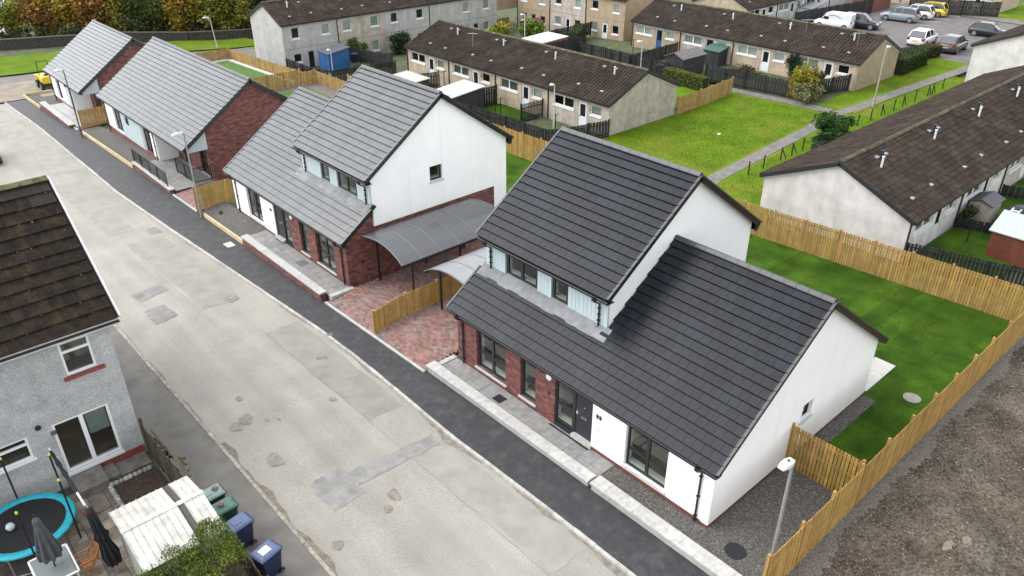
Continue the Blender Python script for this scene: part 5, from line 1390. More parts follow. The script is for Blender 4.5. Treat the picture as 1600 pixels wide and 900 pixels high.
# ---------------------------------------------------------------- fences of the new plots
flat0 = lambda x, y: -.08
fence('timber_fence', 'long new timber fence along the bare gravel lot', (-1.0, -2.58), (20.6, -2.58), 1.78, TIMBER, TIMBERS, .095, .026, 1.8, 1, flat0, rails=(.3, .95, 1.6), cap=.05)
fence('timber_fence', 'short new timber fence joining the white gable to the long fence', (4.5, -2.5), (4.5, -.02), 1.75, TIMBER, TIMBERS, .095, .032, 2.4, -1, lambda x, y: 0, rails=(.3, .95, 1.55), cap=.03)
fence('timber_fence', 'tall new timber fence at the back of the nearest lawn', (20.7, -2.5), (19.35, 15.4), 1.8, TIMBER, TIMBERS, .10, .03, 1.8, -1, lambda x, y: -.1, rails=(.3, .95, 1.6), cap=.05)
fence('timber_fence', 'new timber fence behind the second white house', (19.2, 16.5), (18.15, 50.6), 1.8, TIMBER, TIMBERS, .14, .02, 1.8, -1, lambda x, y: -.3)
fence('timber_fence', 'timber fence running back past the gravel corner', (18.15, 50.7), (18.1, 56.3), 1.15, TIMBERP, TIMBERS, .12, .02, 1.8, -1, lambda x, y: -.3)
fence('timber_fence', 'timber fence dividing the two bright garden lawns', (10.2, 56.35), (16.6, 56.35), 1.45, TIMBERP, TIMBERS, .12, .02, 1.8, 1, lambda x, y: -.3)
fence('timber_fence', 'lower stepped end of the fence between the two bright lawns', (16.65, 56.35), (18.05, 56.35), 1.15, TIMBERP, TIMBERS, .12, .02, 1.8, 1, lambda x, y: -.3)
fence('timber_fence', 'timber fence behind the longer bungalow lawn', (18.1, 56.5), (18.1, 75), 1.12, TIMBERP, TIMBERS, .12, .02, 1.8, -1, lambda x, y: zH3(y))
fence('timber_fence', 'timber fence closing the far end of the bright lawn', (9.5, 75), (18.1, 75), 1.12, TIMBERP, TIMBERS, .12, .02, 1.8, 1, lambda x, y: zH3(y))
fence('timber_fence', 'low new timber fence dividing the red driveway', (-1.33, 16.85), (7.5, 16.85), 1.15, TIMBER, TIMBERS, .10, .018, 1.8, 1, lambda x, y: g(x, y) + .03, rails=(.25, .95), cap=.04)
fence('timber_fence', 'short timber fence between the longer bungalow and the second house', (-1.5, 36.1), (.9, 35.4), 1.5, TIMBER, TIMBERS, .10, .018, 1.8, 1, lambda x, y: lin(y, ZP) + .15 + max(0, x + 1.5) * .12, rails=(.25, 1.2))
fence('timber_fence', 'short timber fence between the two bungalows', (-1.15, 60.5), (.9, 60.6), 1.5, TIMBER, TIMBERS, .10, .018, 1.8, 1, lambda x, y: lin(y, ZP) + .05, rails=(.25, 1.2))
fence('timber_fence', 'pale timber fence running from the middle terrace gable to the path', (35.9, 28.75), (44.2, 29.1), 1.5, TIMBERP, TIMBERP, .14, .015, 1.8, 1, None, rails=(.3, 1.2))
BLK = mat('black_stained_fence', (.017, .017, .019), .8, .3, 2, .2, 30, isl=.5, streak=.3)
BLKO = mat('black_stained_post', (.016, .016, .018), .8, .3, 2)
def bf(label, p, q, h=1.5, side=1, bw=.11, gap=.03, jag=.03): return fence('black_fence', label, p, q, h, BLK, BLKO, bw, gap, 2.0, side, None, False, (.3, 1.1), .05, jag)
bf('low black board fence bounding the middle terrace gardens', (22.1, 45), (22.0, 30.2), 1.4, -1)
bf('black fence from the middle terrace gable across its end garden', (22.0, 30.0), (27.5, 28.75), 1.4, 1)
bf('dark slatted fence beside the shed with the white roof', (21.8, 41.2), (27.2, 41.4), 1.7, 1)
bf('black paling gate fence between two middle terrace gardens', (25.2, 36.1), (27.5, 36.0), 1.5, 1, .10, .06)
bf('black fence beside the grey flat-roofed shed', (21.5, 51), (27.2, 49.6), 1.5, 1)
bf('black fence in front of the two-storey grey terrace', (21.0, 67.6), (19.9, 57.2), 1.4, -1)
bf('black fence closing the yard below the blue shed', (20.2, 56.9), (27, 56.4), 1.5, 1)
bf('dark fence between gardens of the two-storey terrace', (29, 60), (29, 68.5), 1.4, -1)
bf('tall black fence on the path in front of the upper right terrace', (45.9, 33.2), (46.3, 25.0), 1.55, -1, .13, .03, .06)
bf('black fence turning to the tan gable beside the bush', (48.2, 23.4), (51.9, 22.2), 1.5, 1)
bf('black fence from the blue-door house down to the sheds', (45.2, 49), (44.0, 34.2), 1.5, -1)
bf('black fence between the blue-door garden and the sheds', (44.4, 41.2), (51.8, 41.0), 1.4, 1)
bf('tall dark board fence round the orange-sided shed', (38.6, 59.8), (38.8, 50), 1.9, -1, .15, .02)
bf('dark board fence below the tan terrace', (38.8, 49.8), (46.6, 49.2), 1.9, 1, .15, .02)
bf('dark fence between tan terrace gardens', (47, 56), (54.8, 56), 1.5, 1)
bf('black fence hard against the right hand back gardens', (23.0, 4.2), (24.6, -1.2), 1.3, -1, .14, .04)
bf('dark green plank fence between the right hand gardens', (29.9, 4.2), (30.9, .6), .7, -1, .3, .04)
bf('dark plank fence farther along the right hand gardens', (36.8, 4.2), (37.6, 0), .8, -1, .3, .04)
bf('high black fence along the far side of the car park', (73.0, 40), (88.4, 38.0), 1.9, 1, .16, .02)
bf('black fence at the top of the car park behind the yellow car', (92.2, 35), (97.6, 26), 1.9, -1, .16, .02)
# sheds
def shed(name, label, x0, x1, y0, y1, h0, h1, ridge, m, mr, zf=None, thick=.07, cat='shed'):
    z = (zf or g)((x0 + x1) / 2, (y0 + y1) / 2); root = thing(name, label, cat, ((x0 + x1) / 2, (y0 + y1) / 2, z))
    n = max(3, int((y1 - y0) / .2))
    if ridge == 'x':      # ridge along x
        ym = (y0 + y1) / 2
        MB().prism([(x0, y0, z), (x0, y1, z), (x0, y1, z + h0), (x0, ym, z + h1), (x0, y0, z + h0)], (x1 - x0, 0, 0)).build('walls', m, root)
        slab_quad((x0 - .15, y0 - .12, z + h0 + .01), (x1 + .15, y0 - .12, z + h0 + .01), (x1 + .15, ym, z + h1 + .10), (x0 - .15, ym, z + h1 + .10), thick).build('roof', mr, root)
        slab_quad((x0 - .15, ym, z + h1 + .10), (x1 + .15, ym, z + h1 + .10), (x1 + .15, y1 + .12, z + h0 + .01), (x0 - .15, y1 + .12, z + h0 + .01), thick).build('roof', mr, root)
    elif ridge == 'y':
        xm = (x0 + x1) / 2
        MB().prism([(x0, y0, z), (x1, y0, z), (x1, y0, z + h0), (xm, y0, z + h1), (x0, y0, z + h0)], (0, y1 - y0, 0)).build('walls', m, root)
        slab_quad((x0 - .12, y0 - .15, z + h0 + .01), (xm, y0 - .15, z + h1 + .10), (xm, y1 + .15, z + h1 + .10), (x0 - .12, y1 + .15, z + h0 + .01), thick).build('roof', mr, root)
        slab_quad((xm, y0 - .15, z + h1 + .10), (x1 + .12, y0 - .15, z + h0 + .01), (x1 + .12, y1 + .15, z + h0 + .01), (xm, y1 + .15, z + h1 + .10), thick).build('roof', mr, root)
    else:                 # single pitch, high side at x1
        MB().prism([(x0, y0, z), (x1, y0, z), (x1, y0, z + h1), (x0, y0, z + h0)], (0, y1 - y0, 0)).build('walls', m, root)
        slab_quad((x0 - .12, y0 - .12, z + h0 + .02), (x1 + .12, y0 - .12, z + h1 + .06), (x1 + .12, y1 + .12, z + h1 + .06), (x0 - .12, y1 + .12, z + h0 + .02), thick).build('roof', mr, root)
    d = MB(); d.box(x0 - .03, (y0 + y1) / 2 - .4, z + .05, x0 - .002, (y0 + y1) / 2 + .4, z + min(h0, 1.8) - .08); d.build('door', m, root)
    return root
SW = mat('shed_white_felt', (.46, .47, .48), .7, .06); DW = mat('dark_shed_boards', (.035, .034, .038), .8, .2, 3, streak=.3); GF = mat('grey_felt', (.12, .125, .135), .8, .15); GF2 = mat('grey_brown_felt', (.13, .115, .115), .7, .2)
shed('shed', 'dark shed with a bright white roof in the middle gardens', 21.7, 25.2, 40.8, 43.4, 1.7, 2.0, 'p', DW, SW)
shed('shed', 'small grey roofed lean-to next to the white-roofed shed', 20.6, 21.5, 41.6, 43.6, 1.6, 1.9, 'x', DW, mat('pale_grey_felt', (.24, .25, .26), .7, .1))
shed('shed', 'flat white-topped dark shed behind the second white house ridge', 21.0, 23.1, 45.6, 48.8, 2.05, 2.15, 'p', DW, mat('cream_felt', (.40, .385, .35), .8, .06))
shed('shed', 'bright blue shed with dark roof before the two-storey terrace', 24.4, 26.9, 64.9, 67.0, 1.75, 2.1, 'p', mat('bright_blue_boards', (.02, .105, .29), .6, .1, 3, streak=.15), mat('blue_grey_felt', (.07, .075, .09), .8, .15))
shed('shed', 'dark shed with brownish roof by the black path fence', 44.6, 48.0, 34.9, 37.0, 1.9, 2.3, 'x', DW, GF2)
shed('shed', 'little dark shed with green roof and pale door', 50.4, 51.9, 35.0, 36.8, 1.5, 1.8, 'p', DW, mat('green_felt', (.045, .11, .085), .8, .1))
shed('shed', 'orange-sided shed with broad white roof below the tan terrace', 40.0, 45.2, 50.6, 53.6, 1.75, 1.95, 'p', mat('orange_boards', (.36, .13, .03), .7, .15, 3, streak=.2), SW)
shed('shed', 'grey-roofed brown shed beside the two-storey terrace end', 36.6, 41.0, 56.5, 60.0, 1.7, 1.95, 'p', mat('brown_boards', (.10, .06, .045), .8, .2, 3, streak=.2), mat('mid_grey_felt', (.18, .185, .19), .7, .12))
shed('shed', 'small shed with dark red roof near the yellow bushes', 50.2, 52.2, 61.5, 63.5, 1.6, 1.9, 'x', DW, mat('red_felt', (.13, .02, .03), .7, .1))
shed('shed', 'red-brown shed with pale green felt roof at the right edge', 27.4, 30.4, -2.2, 1.7, 1.55, 2.15, 'y', mat('red_brown_boards', (.135, .036, .018), .75, .18, 3, streak=.25), mat('pale_green_felt', (.38, .43, .40), .85, .07))
shed('garden_store', 'beige plastic garden store with dark lid against the right terrace', 31.3, 32.9, 3.05, 4.25, 1.3, 1.5, 'x', mat('beige_plastic', (.36, .31, .27), .6, .05), mat('dark_lid', (.055, .052, .062), .6, .1), cat='garden store')
shed('shed', 'grey canopy lean-to before the cream terrace', 78.5, 81.5, 41.0, 42.9, 1.5, 1.8, 'p', HARLW, mat('slate_felt', (.15, .155, .17), .7, .1))
shed('outbuilding', 'small red brick outbuilding beside the car park fence', 89, 94, 38.2, 41, 2.1, 2.3, 'p', mat('plain_red_brick', (.17, .06, .045), .85, .25, 5), GF2, cat='outbuilding')
# tarpaulin heap with a ladder, bins, washing posts in the back gardens
tp = MB(); n = 16
tp.loft([[Vector((33.0 + 1.15 * r * math.cos(2 * PI * k / n) * (1 + .15 * math.sin(3 * k)), 2.1 + .75 * r * math.sin(2 * PI * k / n), -.45 + z)) for k in range(n)] for r, z in ((1, 0), (1, .35), (.85, .75), (.5, 1.0), (.1, 1.08))])
tag(tp.build('covered_heap', mat('navy_tarpaulin', (.012, .014, .03), .45, .3, 5, .4, 9), None, True), 'heap under a dark navy tarpaulin in a right hand garden', 'covered heap')
ld = thing('ladder', 'white step ladder leaning on the dark tarpaulin', 'ladder', (31.3, 2.4, -.45))
for s_ in (-.2, .2): MB().bar((31.0, 2.5 + s_, -.44), (32.2, 2.0 + s_, .75), .05).build('stile', UPVC, ld)
for k in range(5): MB().bar(Vector((31.0, 2.3, -.44)).lerp(Vector((32.2, 1.8, .75)), (k + .5) / 5), Vector((31.0, 2.7, -.44)).lerp(Vector((32.2, 2.2, .75)), (k + .5) / 5), .09, .04).build('step', UPVC, ld)
for i, (x, y, m, l) in enumerate([(44.6, 37.5, BINB, 'bin with pale blue lid behind the middle terrace ridge'), (45.6, 44.5, BING, 'dark green bin before the blue-door house'), (28.3, 66.2, BINB, 'dark blue bin beside the blue shed')]):
    wheelie((x, y, g(x, y) + .06), .4 * i, m, mat('sky_blue_lid', (.25, .45, .55), .4, .05) if i == 0 else m, l)
for i, (x, y, h) in enumerate([(24.3, 37.6, 1.9), (24.6, 31.6, 1.8), (25.4, 39.5, 2.1), (26.2, 47.5, 2.0), (34.5, 1.4, 1.9), (28.4, 3.0, 1.6), (48.5, 44.2, 1.8), (47.5, 60, 2.2)]):
    z = g(x, y); o = thing('washing_post', ['thin washing post in the green middle garden', 'washing post in the end garden of the middle terrace', 'washing post by the dark slatted fence', 'washing post near the flat white-topped shed', 'dark post beside the dark tarpaulin', 'bent drying post near the right terrace door', 'post in the blue-door garden', 'post below the tan terrace'][i], 'post', (x, y, z))
    MB().tube([(x, y, z), (x, y, z + h)], .035, 7).build('pole', BLACKM, o); MB().bar((x - .35, y, z + h - .05), (x + .35, y, z + h - .05), .04).build('arm', BLACKM, o)
# low wire fence along the path
for i, (x, y, braced) in enumerate([(28.3, 16.95, 0), (30.12, 16.95, 0), (32.4, 17.0, 1), (33.84, 17.0, 1), (35.4, 17.05, 0), (41.5, 17.05, 0), (43.5, 17.0, 0), (45.5, 16.95, 0), (47.2, 16.9, 1), (49.3, 16.85, 0), (50.8, 16.8, 1), (53.0, 16.75, 0), (55.4, 16.7, 1), (56.3, 16.7, 1), (58.7, 16.8, 0)]):
    z = g(x, y); o = thing('wire_fence_post', ('braced black' if braced else 'plain black') + ' wire fence post beside the path, ' + ['first', 'second', 'third', 'fourth', 'fifth', 'sixth', 'seventh', 'eighth', 'ninth', 'tenth', 'eleventh', 'twelfth', 'thirteenth', 'fourteenth', 'fifteenth'][i] + ' from the left end', 'fence post', (x, y, z), 'wire fence posts along the concrete path')
    MB().bar((x, y, z), (x, y, z + 1.0), .07).build('post', BLKO, o)
    if braced: MB().bar((x + .75, y + .02, z), (x + .03, y, z + .85), .05).build('brace', BLKO, o)
pb = thing('garden_bench', 'dark green slatted bench beside the round bush', 'bench', (36.6, 16.4, -.55))
for k in range(4): MB().box(35.9, 16.2 + k * .12, -.12, 37.4, 16.3 + k * .12, -.08).build('seat_slat', mat('dark_green_paint', (.015, .035, .02), .6, .2), pb)
for k in range(3): MB().box(35.9, 16.70, .02 + k * .14, 37.4, 16.74, .12 + k * .14).build('back_slat', MATS['dark_green_paint'], pb)
for x in (36.0, 37.3): MB().box(x - .04, 16.2, -.58, x + .04, 16.72, -.125).build('leg', MATS['dark_green_paint'], pb)

# ---------------------------------------------------------------- street lamps
def lamp(label, b, top, head, m=STEEL, r=.06, cap=True):
    b, top = Vector(b), Vector(top); root = thing('street_lamp', label, 'street lamp', b)
    MB().tube([b, b + (top - b) * .16], r * 1.5, 12).build('base', m, root)
    MB().tube([b + (top - b) * .16, top], [r, r * .72], 12).build('pole', m, root)
    hd = Vector((*head, 0)); u = hd.normalized(); s_ = Vector((u.y, -u.x, 0))
    MB().tube([top - Vector((0, 0, .03)), top + u * .10 + Vector((0, 0, .03))], .035, 8).build('bracket', m, root)
    h = MB(); L = hd.length
    h.loft([[top + u * (f * L + .06) + s_ * (w_ * c) + Vector((0, 0, .03 + z)) for c, z in ((-1, 0), (1, 0), (.85, hh), (-.85, hh))] for f, w_, hh in ((0, .09, .09), (.3, .14, .11), (.7, .14, .10), (1, .10, .05))])
    hb = h.build('lamp_head', mat('white_lamp_shell', (.62, .63, .64), .4, .05), root)
    MB().obox(top + u * (L * .68 + .06) + Vector((0, 0, .018)), u * L * .25, s_ * .10, (0, 0, .012)).build('lens', mat('lamp_lens', (.5, .5, .48), .2, 0), hb)
    MB().lathe(top + u * (L * .35 + .06) + Vector((0, 0, .13)), [(.035, 0), (.035, .045), (.02, .06)], 10).build('photocell', BLACK, hb)
    return root
lamp('grey street lamp with white head nearest the camera by the fence', (-.23, -2.32, -.1), (-.05, -2.2, 4.33), (-.52, .05))
lamp('grey street lamp with flat head outside the longer bungalow', (-1.6, 35.35, -.72), (-1.6, 35.35, 4.45), (-.6, 0))
lamp('thin brown street lamp between the two bungalows', (-1.86, 58.2, -1.4), (-1.86, 58.2, 3.8), (-.6, 0), mat('brown_lamp_pole', (.12, .10, .10), .5, .1))
lamp('white street lamp on the far road before the dark trees', (21.3, 86, -2.8), (21.0, 86, .95), (-.7, .2), mat('pale_pole', (.5, .5, .5), .5, .1))
lamp('grey pole lamp in front of the middle terrace', (23.2, 30.4, -.7), (23.2, 30.4, 3.72), (-.3, .1), MATS['pale_pole'], .055)
lamp('concrete lamp post on the grass before the tan gable', (49.0, 18.45, -.45), (49.0, 18.45, 4.45), (.5, 0), mat('concrete_pole', (.30, .29, .27), .7, .1), .075)
lamp('slender lamp behind the black fence of the grey terrace', (20.9, 58.0, -1.3), (20.9, 58.0, 1.9), (-.3, 0), MATS['pale_pole'], .05)
lamp('lamp column rising behind the middle terrace roof', (42.6, 54.5, -1.2), (42.6, 54.5, 2.9), (-.4, .2), MATS['pale_pole'], .06)
lamp('lamp post beyond the middle ridge in the black-fenced garden', (43.0, 38.6, -.7), (43.0, 38.6, 2.6), (-.6, .1), MATS['pale_pole'], .05)
# ---------------------------------------------------------------- vehicles
CARGL = mat('car_glass', (.012, .015, .018), .06, 0, spec=.8)
TYRE = mat('tyre', (.012, .012, .012), .8, 0); RIMM = mat('alloy_rim', (.35, .36, .37), .35, 0, metal=.7)
TAIL = mat('tail_lamp', (.32, .01, .012), .2, 0); HEADL = mat('head_lamp', (.62, .65, .68), .12, 0); PLY = mat('yellow_plate', (.60, .42, .03), .5, 0); PLW = mat('white_plate', (.65, .65, .65), .5, 0)
def car(label, loc, heading, col, kind='hatch', cat='car', name='parked_car'):
    root = thing(name, label, cat, (0, 0, 0), 'vehicles in the car park')
    cm = mat('paint_' + label[:28].replace(' ', '_'), col, .28, .02, 2, coat=.6)
    L, W, Ht, belt = {'hatch': (4.0, .86, 1.48, .90), 'suv': (4.35, .90, 1.64, 1.02), 'van': (4.4, .90, 1.85, 1.08)}[kind]
    x0, x1 = -L / 2, L / 2
    # body: sections along x (rear to front)
    hood = belt - .02
    secs = [(x0, .72, .32, belt - .22), (x0 + .08, .92, .24, belt - .02), (x0 + .45, 1, .2, belt + .02), (0, 1, .19, belt), (x1 - 1.15, 1, .2, belt - .01), (x1 - .7, .98, .2, hood - .06), (x1 - .2, .93, .22, hood - .20), (x1 - .04, .80, .26, hood - .30), (x1, .66, .34, hood - .40)]
    loops = []
    for x, f, zb, zt in secs:
        w_ = W * f
        loops.append([Vector((x, y, z)) for y, z in ((-w_ * .90, zb), (w_ * .90, zb), (w_ * .985, zb + .14), (w_, (zb + zt) / 2), (w_ * .97, zt - .08), (w_ * .86, zt), (-w_ * .86, zt), (-w_ * .97, zt - .08), (-w_, (zb + zt) / 2), (-w_ * .985, zb + .14))])
    body = MB().loft(loops).build('body', cm, root, True)
    # glasshouse
    if kind == 'van': st = [(x0 + .06, .97, belt - .1, Ht - .08), (x0 + .12, .95, belt - .1, Ht), (x1 - 1.65, .92, belt - .1, Ht), (x1 - 1.30, .9, belt - .1, Ht - .10), (x1 - .80, .86, belt - .1, belt - .04)]
    elif kind == 'suv': st = [(x0 + .10, .88, belt - .1, belt + .06), (x0 + .42, .86, belt - .1, Ht - .05), (x0 + .8, .84, belt - .1, Ht), (x1 - 1.95, .84, belt - .1, Ht - .01), (x1 - 1.75, .83, belt - .1, Ht - .06), (x1 - 1.0, .86, belt - .1, belt - .02)]
    else: st = [(x0 + .12, .88, belt - .1, belt + .04), (x0 + .60, .82, belt - .1, Ht - .07), (x0 + .95, .81, belt - .1, Ht), (x1 - 1.95, .80, belt - .1, Ht - .01), (x1 - 1.72, .80, belt - .1, Ht - .07), (x1 - .92, .86, belt - .1, belt - .03)]
    gl = []
    for x, f, zb, zt in st:
        w0_ = W * .90; w1 = W * (f - .10) if kind != 'van' else W * .88
        t = (zt - zb) / (Ht - zb); w1 = w0_ + (w1 - w0_) * t
        gl.append([Vector((x, y, z)) for y, z in ((-w0_, zb), (w0_, zb), (w1, zt - .03), (w1 * .86, zt), (-w1 * .86, zt), (-w1, zt - .03))])
    van = kind == 'van'
    cab = MB().loft(gl).build('cabin' if van else 'windows', cm if van else CARGL, root)
    if not van:
        r_ = MB(); r_.loft([[p + Vector((0, 0, .012)) for p in (l[2], l[3], l[4], l[5])] + [p - Vector((0, 0, .02)) for p in (l[5], l[4], l[3], l[2])] for l in gl[1:5]]); r_.build('roof', cm, root, False)
        for s_ in (2, 5):
            for i, j in ((0, 1), (4, 5)):
                MB().bar(gl[i][s_] + Vector((0, 0, .01)), gl[j][s_] + Vector((0, 0, .01)), .07).build('pillar', cm, root)
            q = 1 if s_ == 2 else 0
            for xx in (-.35, .55 if kind == 'hatch' else .5):
                a = Vector((xx, W * .905 * (1 if q else -1), belt - .05)); b_ = Vector((xx - .06, W * (.72) * (1 if q else -1), Ht - .04)); MB().bar(a, b_, .06).build('pillar', cm, root)
        if kind == 'suv':
            for y in (-.58, .58): MB().bar((x0 + .7, y, Ht + .05), (x1 - 1.9, y, Ht + .05), .04).build('roof_rail', BLACKM, root)
    else:
        for s_ in (-1, 1): MB().prism([(x1 - 1.75, s_ * W * .905, belt + .02), (x1 - 1.0, s_ * W * .905, belt + .02), (x1 - 1.28, s_ * W * .865, Ht - .28), (x1 - 1.75, s_ * W * .86, Ht - .26)], (0, s_ * .012, 0)).build('side_window', CARGL, root)
        MB().loft([[Vector((x1 - .84, y, belt + .02)) for y in (-W * .74, W * .74)] + [Vector((x1 - .80, y, belt + .05)) for y in (W * .74, -W * .74)], [Vector((x1 - 1.27, y, Ht - .12)) for y in (-W * .7, W * .7)] + [Vector((x1 - 1.22, y, Ht - .10)) for y in (W * .7, -W * .7)]]).build('windscreen', CARGL, root)
        lg = MB(); n = 14        # swoosh emblem on the van side
        for s_ in (-1, 1):
            pts = [(-1.0 + 1.5 * k / n, belt + .22 + .30 * math.sin(PI * k / n * .8)) for k in range(n + 1)]
            o_ = MB()
            for (a, b_), (c, d_) in zip(pts, pts[1:]): o_.quad((a, s_ * W * .928, b_), (c, s_ * W * .928, d_), (c, s_ * W * .926, d_ + .05), (a, s_ * W * .926, b_ + .05))
            o_.build('emblem', mat('emblem_dark', (.03, .03, .05), .5, 0), root)
    rw = .32 if kind == 'hatch' else .36
    for x in (x0 + .72, x1 - .80):
        for s_ in (-1, 1):
            wh = MB(); wh.tube([(x, s_ * (W - .20), rw), (x, s_ * (W + .012), rw)], rw, 20); wo = wh.build('wheel', TYRE, root)
            rm = MB(); rm.tube([(x, s_ * (W + .012), rw), (x, s_ * (W + .022), rw)], rw * .66, 14); rm.build('rim', RIMM, wo)
    for s_ in (-1, 1):
        MB().obox((x0 + .06, s_ * W * .76, belt - .14), (.05, 0, 0), (0, .13, 0), (0, 0, .11)).build('tail_light', TAIL, root)
        MB().obox((x1 - .16, s_ * W * .70, hood - .27), (.11, 0, -.02), (0, .15, 0), (.02, 0, .06)).build('headlight', HEADL, root)
        MB().obox((x1 - 1.25, s_ * (W + .08), belt + .06), (.05, 0, 0), (0, .08, 0), (0, 0, .06)).build('mirror', cm, root)
    MB().box(x0 - .012, -.26, .55, x0 + .03, .26, .66).build('number_plate', PLY, root)
    MB().box(x1 - .06, -.26, .36, x1 + .012, .26, .46).build('number_plate', PLW, root)
    MB().box(x1 - .2, -.6, .22, x1 - .01, .6, .33).build('grille', BLACK, root)
    root.location = loc; root.rotation_euler = (0, 0, heading)
    return root
zc = -.315
car('dark grey hatchback with yellow plate parked at the near side', (74.6, 22.4, zc), R(4), (.055, .055, .06)).scale = (1.13,) * 3
car('white hatchback parked beside the dark grey hatchback', (75.4, 25.9, zc), R(4), (.72, .72, .73)).scale = (1.13,) * 3
car('black hatchback standing alone near the white streaked gable', (85.0, 22.6, zc), R(-82), (.010, .011, .015))
car('blue-grey estate car parked first beside the white and yellow cars', (86.3, 33.4, zc), R(97), (.20, .24, .28), 'suv')
car('white car parked between the blue-grey and yellow cars', (89.6, 33.0, zc), R(97), (.72, .72, .73), 'suv')
car('yellow car parked at the end of the row', (92.6, 32.6, zc), R(97), (.66, .52, .02), 'suv')
car('white van with curved dark emblem behind the terrace roof', (76.0, 36.6, zc), R(100), (.72, .73, .75), 'van', 'van', 'parked_van')
car('black car parked next to the white van', (78.6, 34.6, zc), R(-78), (.012, .014, .018), 'suv')
car('dark red car just showing at the left edge of the street', (-8.85, 57.3, -1.42), R(90), (.10, .012, .02), 'hatch')
# yellow site dumper beyond the last bungalow
DP = thing('site_dumper', 'small yellow site dumper with roll bar beyond the last bungalow', 'dumper', (.2, 78.6, -2.2))
YEL = mat('machine_yellow', (.62, .44, .015), .45, .12, 4)
zb = -2.18
b = MB(); b.loft([[Vector((x, y, z)) for x, y in ((.75 * s_ + .2 - .0, 77.6), (.75 * s_ + .2, 78.7), (-.75 * s_ + .2, 78.7), (-.75 * s_ + .2, 77.6))] for z, s_ in ((zb + .75, .8), (zb + .95, .95), (zb + 1.35, .9), (zb + 1.45, .8))]); b.build('engine_cover', YEL, DP)
b = MB(); b.loft([[Vector((x, y, z)) for x, y in ((-.55 * s_ + .2, 79.0), (.55 * s_ + .2, 79.0), (.75 * s_ + .2, 80.3 * 1 + .15 * s_), (-.75 * s_ + .2, 80.3 + .15 * s_))] for z, s_ in ((zb + .6, .75), (zb + 1.3, 1.05))]); b.build('skip', YEL, DP)
MB().box(-.35, 77.7, zb + .4, .75, 80, zb + .74).build('chassis', BLACKM, DP)
for y in (78.0, 79.7):
    for s_ in (-1, 1):
        w_ = MB().tube([(.2 + s_ * .55, y, zb + .42), (.2 + s_ * .88, y, zb + .42)], .43, 18).build('wheel', TYRE, DP); MB().tube([(.2 + s_ * .88, y, zb + .42), (.2 + s_ * .90, y, zb + .42)], .22, 12).build('rim', RIMM, w_)
for x in (-.35, .75): MB().tube([(x, 78.75, zb + 1.2), (x, 78.75, zb + 2.9)], .045, 8).build('roll_bar_post', BLACKM, DP)
MB().tube([(-.35, 78.75, zb + 2.9), (.75, 78.75, zb + 2.9)], .045, 8).build('roll_bar', BLACKM, DP)
MB().box(0, 78.2, zb + 1.46, .42, 78.6, zb + 1.62).build('seat', BLACK, DP)
DP.location = (.85, 78.6, -2.2); DP.scale = (.9, .9, .9)

# ---------------------------------------------------------------- vegetation
def leaf_mat(name, col, hue=.03, var=.5):
    return mat(name, col, .7, .25, 1.5, isl=var, hue=hue, spec=.25)
def leaves(mb, c, rad, n, size, clumps=24, flat=.0, inner=.45, up=False):
    c = Vector(c); cs = []
    for k in range(clumps):
        v = Vector((random.gauss(0, 1), random.gauss(0, 1), random.gauss(0, 1))).normalized() * random.uniform(inner, 1.0)
        cs.append((Vector((v.x * rad[0], v.y * rad[1], v.z * rad[2])), random.uniform(.22, .42)))
    for k in range(n):
        q, r = random.choice(cs)
        p = c + q + Vector((random.gauss(0, 1) * r * rad[0] * .55, random.gauss(0, 1) * r * rad[1] * .55, random.gauss(0, 1) * r * rad[2] * .5))
        a = Vector((random.gauss(0, 1), random.gauss(0, 1), random.gauss(0, .6))).normalized(); b = a.cross(Vector((random.gauss(0, 1), random.gauss(0, 1), random.gauss(0, 1)))).normalized()
        s_ = size * random.uniform(.6, 1.3)
        mb.add([p - a * s_, p - b * s_ * .5, p + a * s_, p + b * s_ * .5], [(0, 1, 2, 3)])
BARK = mat('bark', (.06, .048, .038), .95, .3, 5, .6, 20)
def tree(label, x, y, h, rad, lm, n, size=.28, cz=.55, trunk=.22, name='tree', cat='tree', group='trees behind the stone wall', clumps=30):
    z = g(x, y) - .05; root = thing(name, label, cat, (x, y, z), group)
    b = MB(); l = random.uniform(-.4, .4)
    b.tube([(x, y, z - .1), (x + l * .3, y, z + h * .3), (x + l * .7, y + l * .3, z + h * .6), (x + l, y + l * .5, z + h * .92)], [trunk, trunk * .8, trunk * .5, trunk * .12], 8)
    for k in range(7):
        a = random.uniform(0, 2 * PI); hh = random.uniform(.2, .75); o_ = Vector((x + l * hh, y + l * .3 * hh, z + h * hh)); e = o_ + Vector((math.cos(a) * rad[0] * .75, math.sin(a) * rad[1] * .75, random.uniform(.1, .25) * h))
        b.tube([o_, o_.lerp(e, .5) + Vector((0, 0, .2)), e], [trunk * .4, trunk * .25, trunk * .08], 6)
    b.build('trunk', BARK, root)
    m = MB(); leaves(m, (x + l * .5, y, z + h * cz), rad, n, size, clumps); m.build('crown', lm, root)
    return root
LY = leaf_mat('yellow_autumn_leaf', (.29, .20, .022)); LG = leaf_mat('dark_green_leaf', (.055, .080, .018)); LO = leaf_mat('russet_leaf', (.24, .125, .03)); LM = leaf_mat('olive_leaf', (.17, .165, .024)); LB = leaf_mat('bright_leaf', (.19, .20, .022)); LE = leaf_mat('evergreen_leaf', (.030, .052, .016), .02)
kinds = [(LY, 'yellow autumn tree'), (LG, 'dark green tree'), (LO, 'russet brown tree'), (LM, 'olive green tree'), (LB, 'bright yellow-green tree'), (LE, 'very dark evergreen tree')]
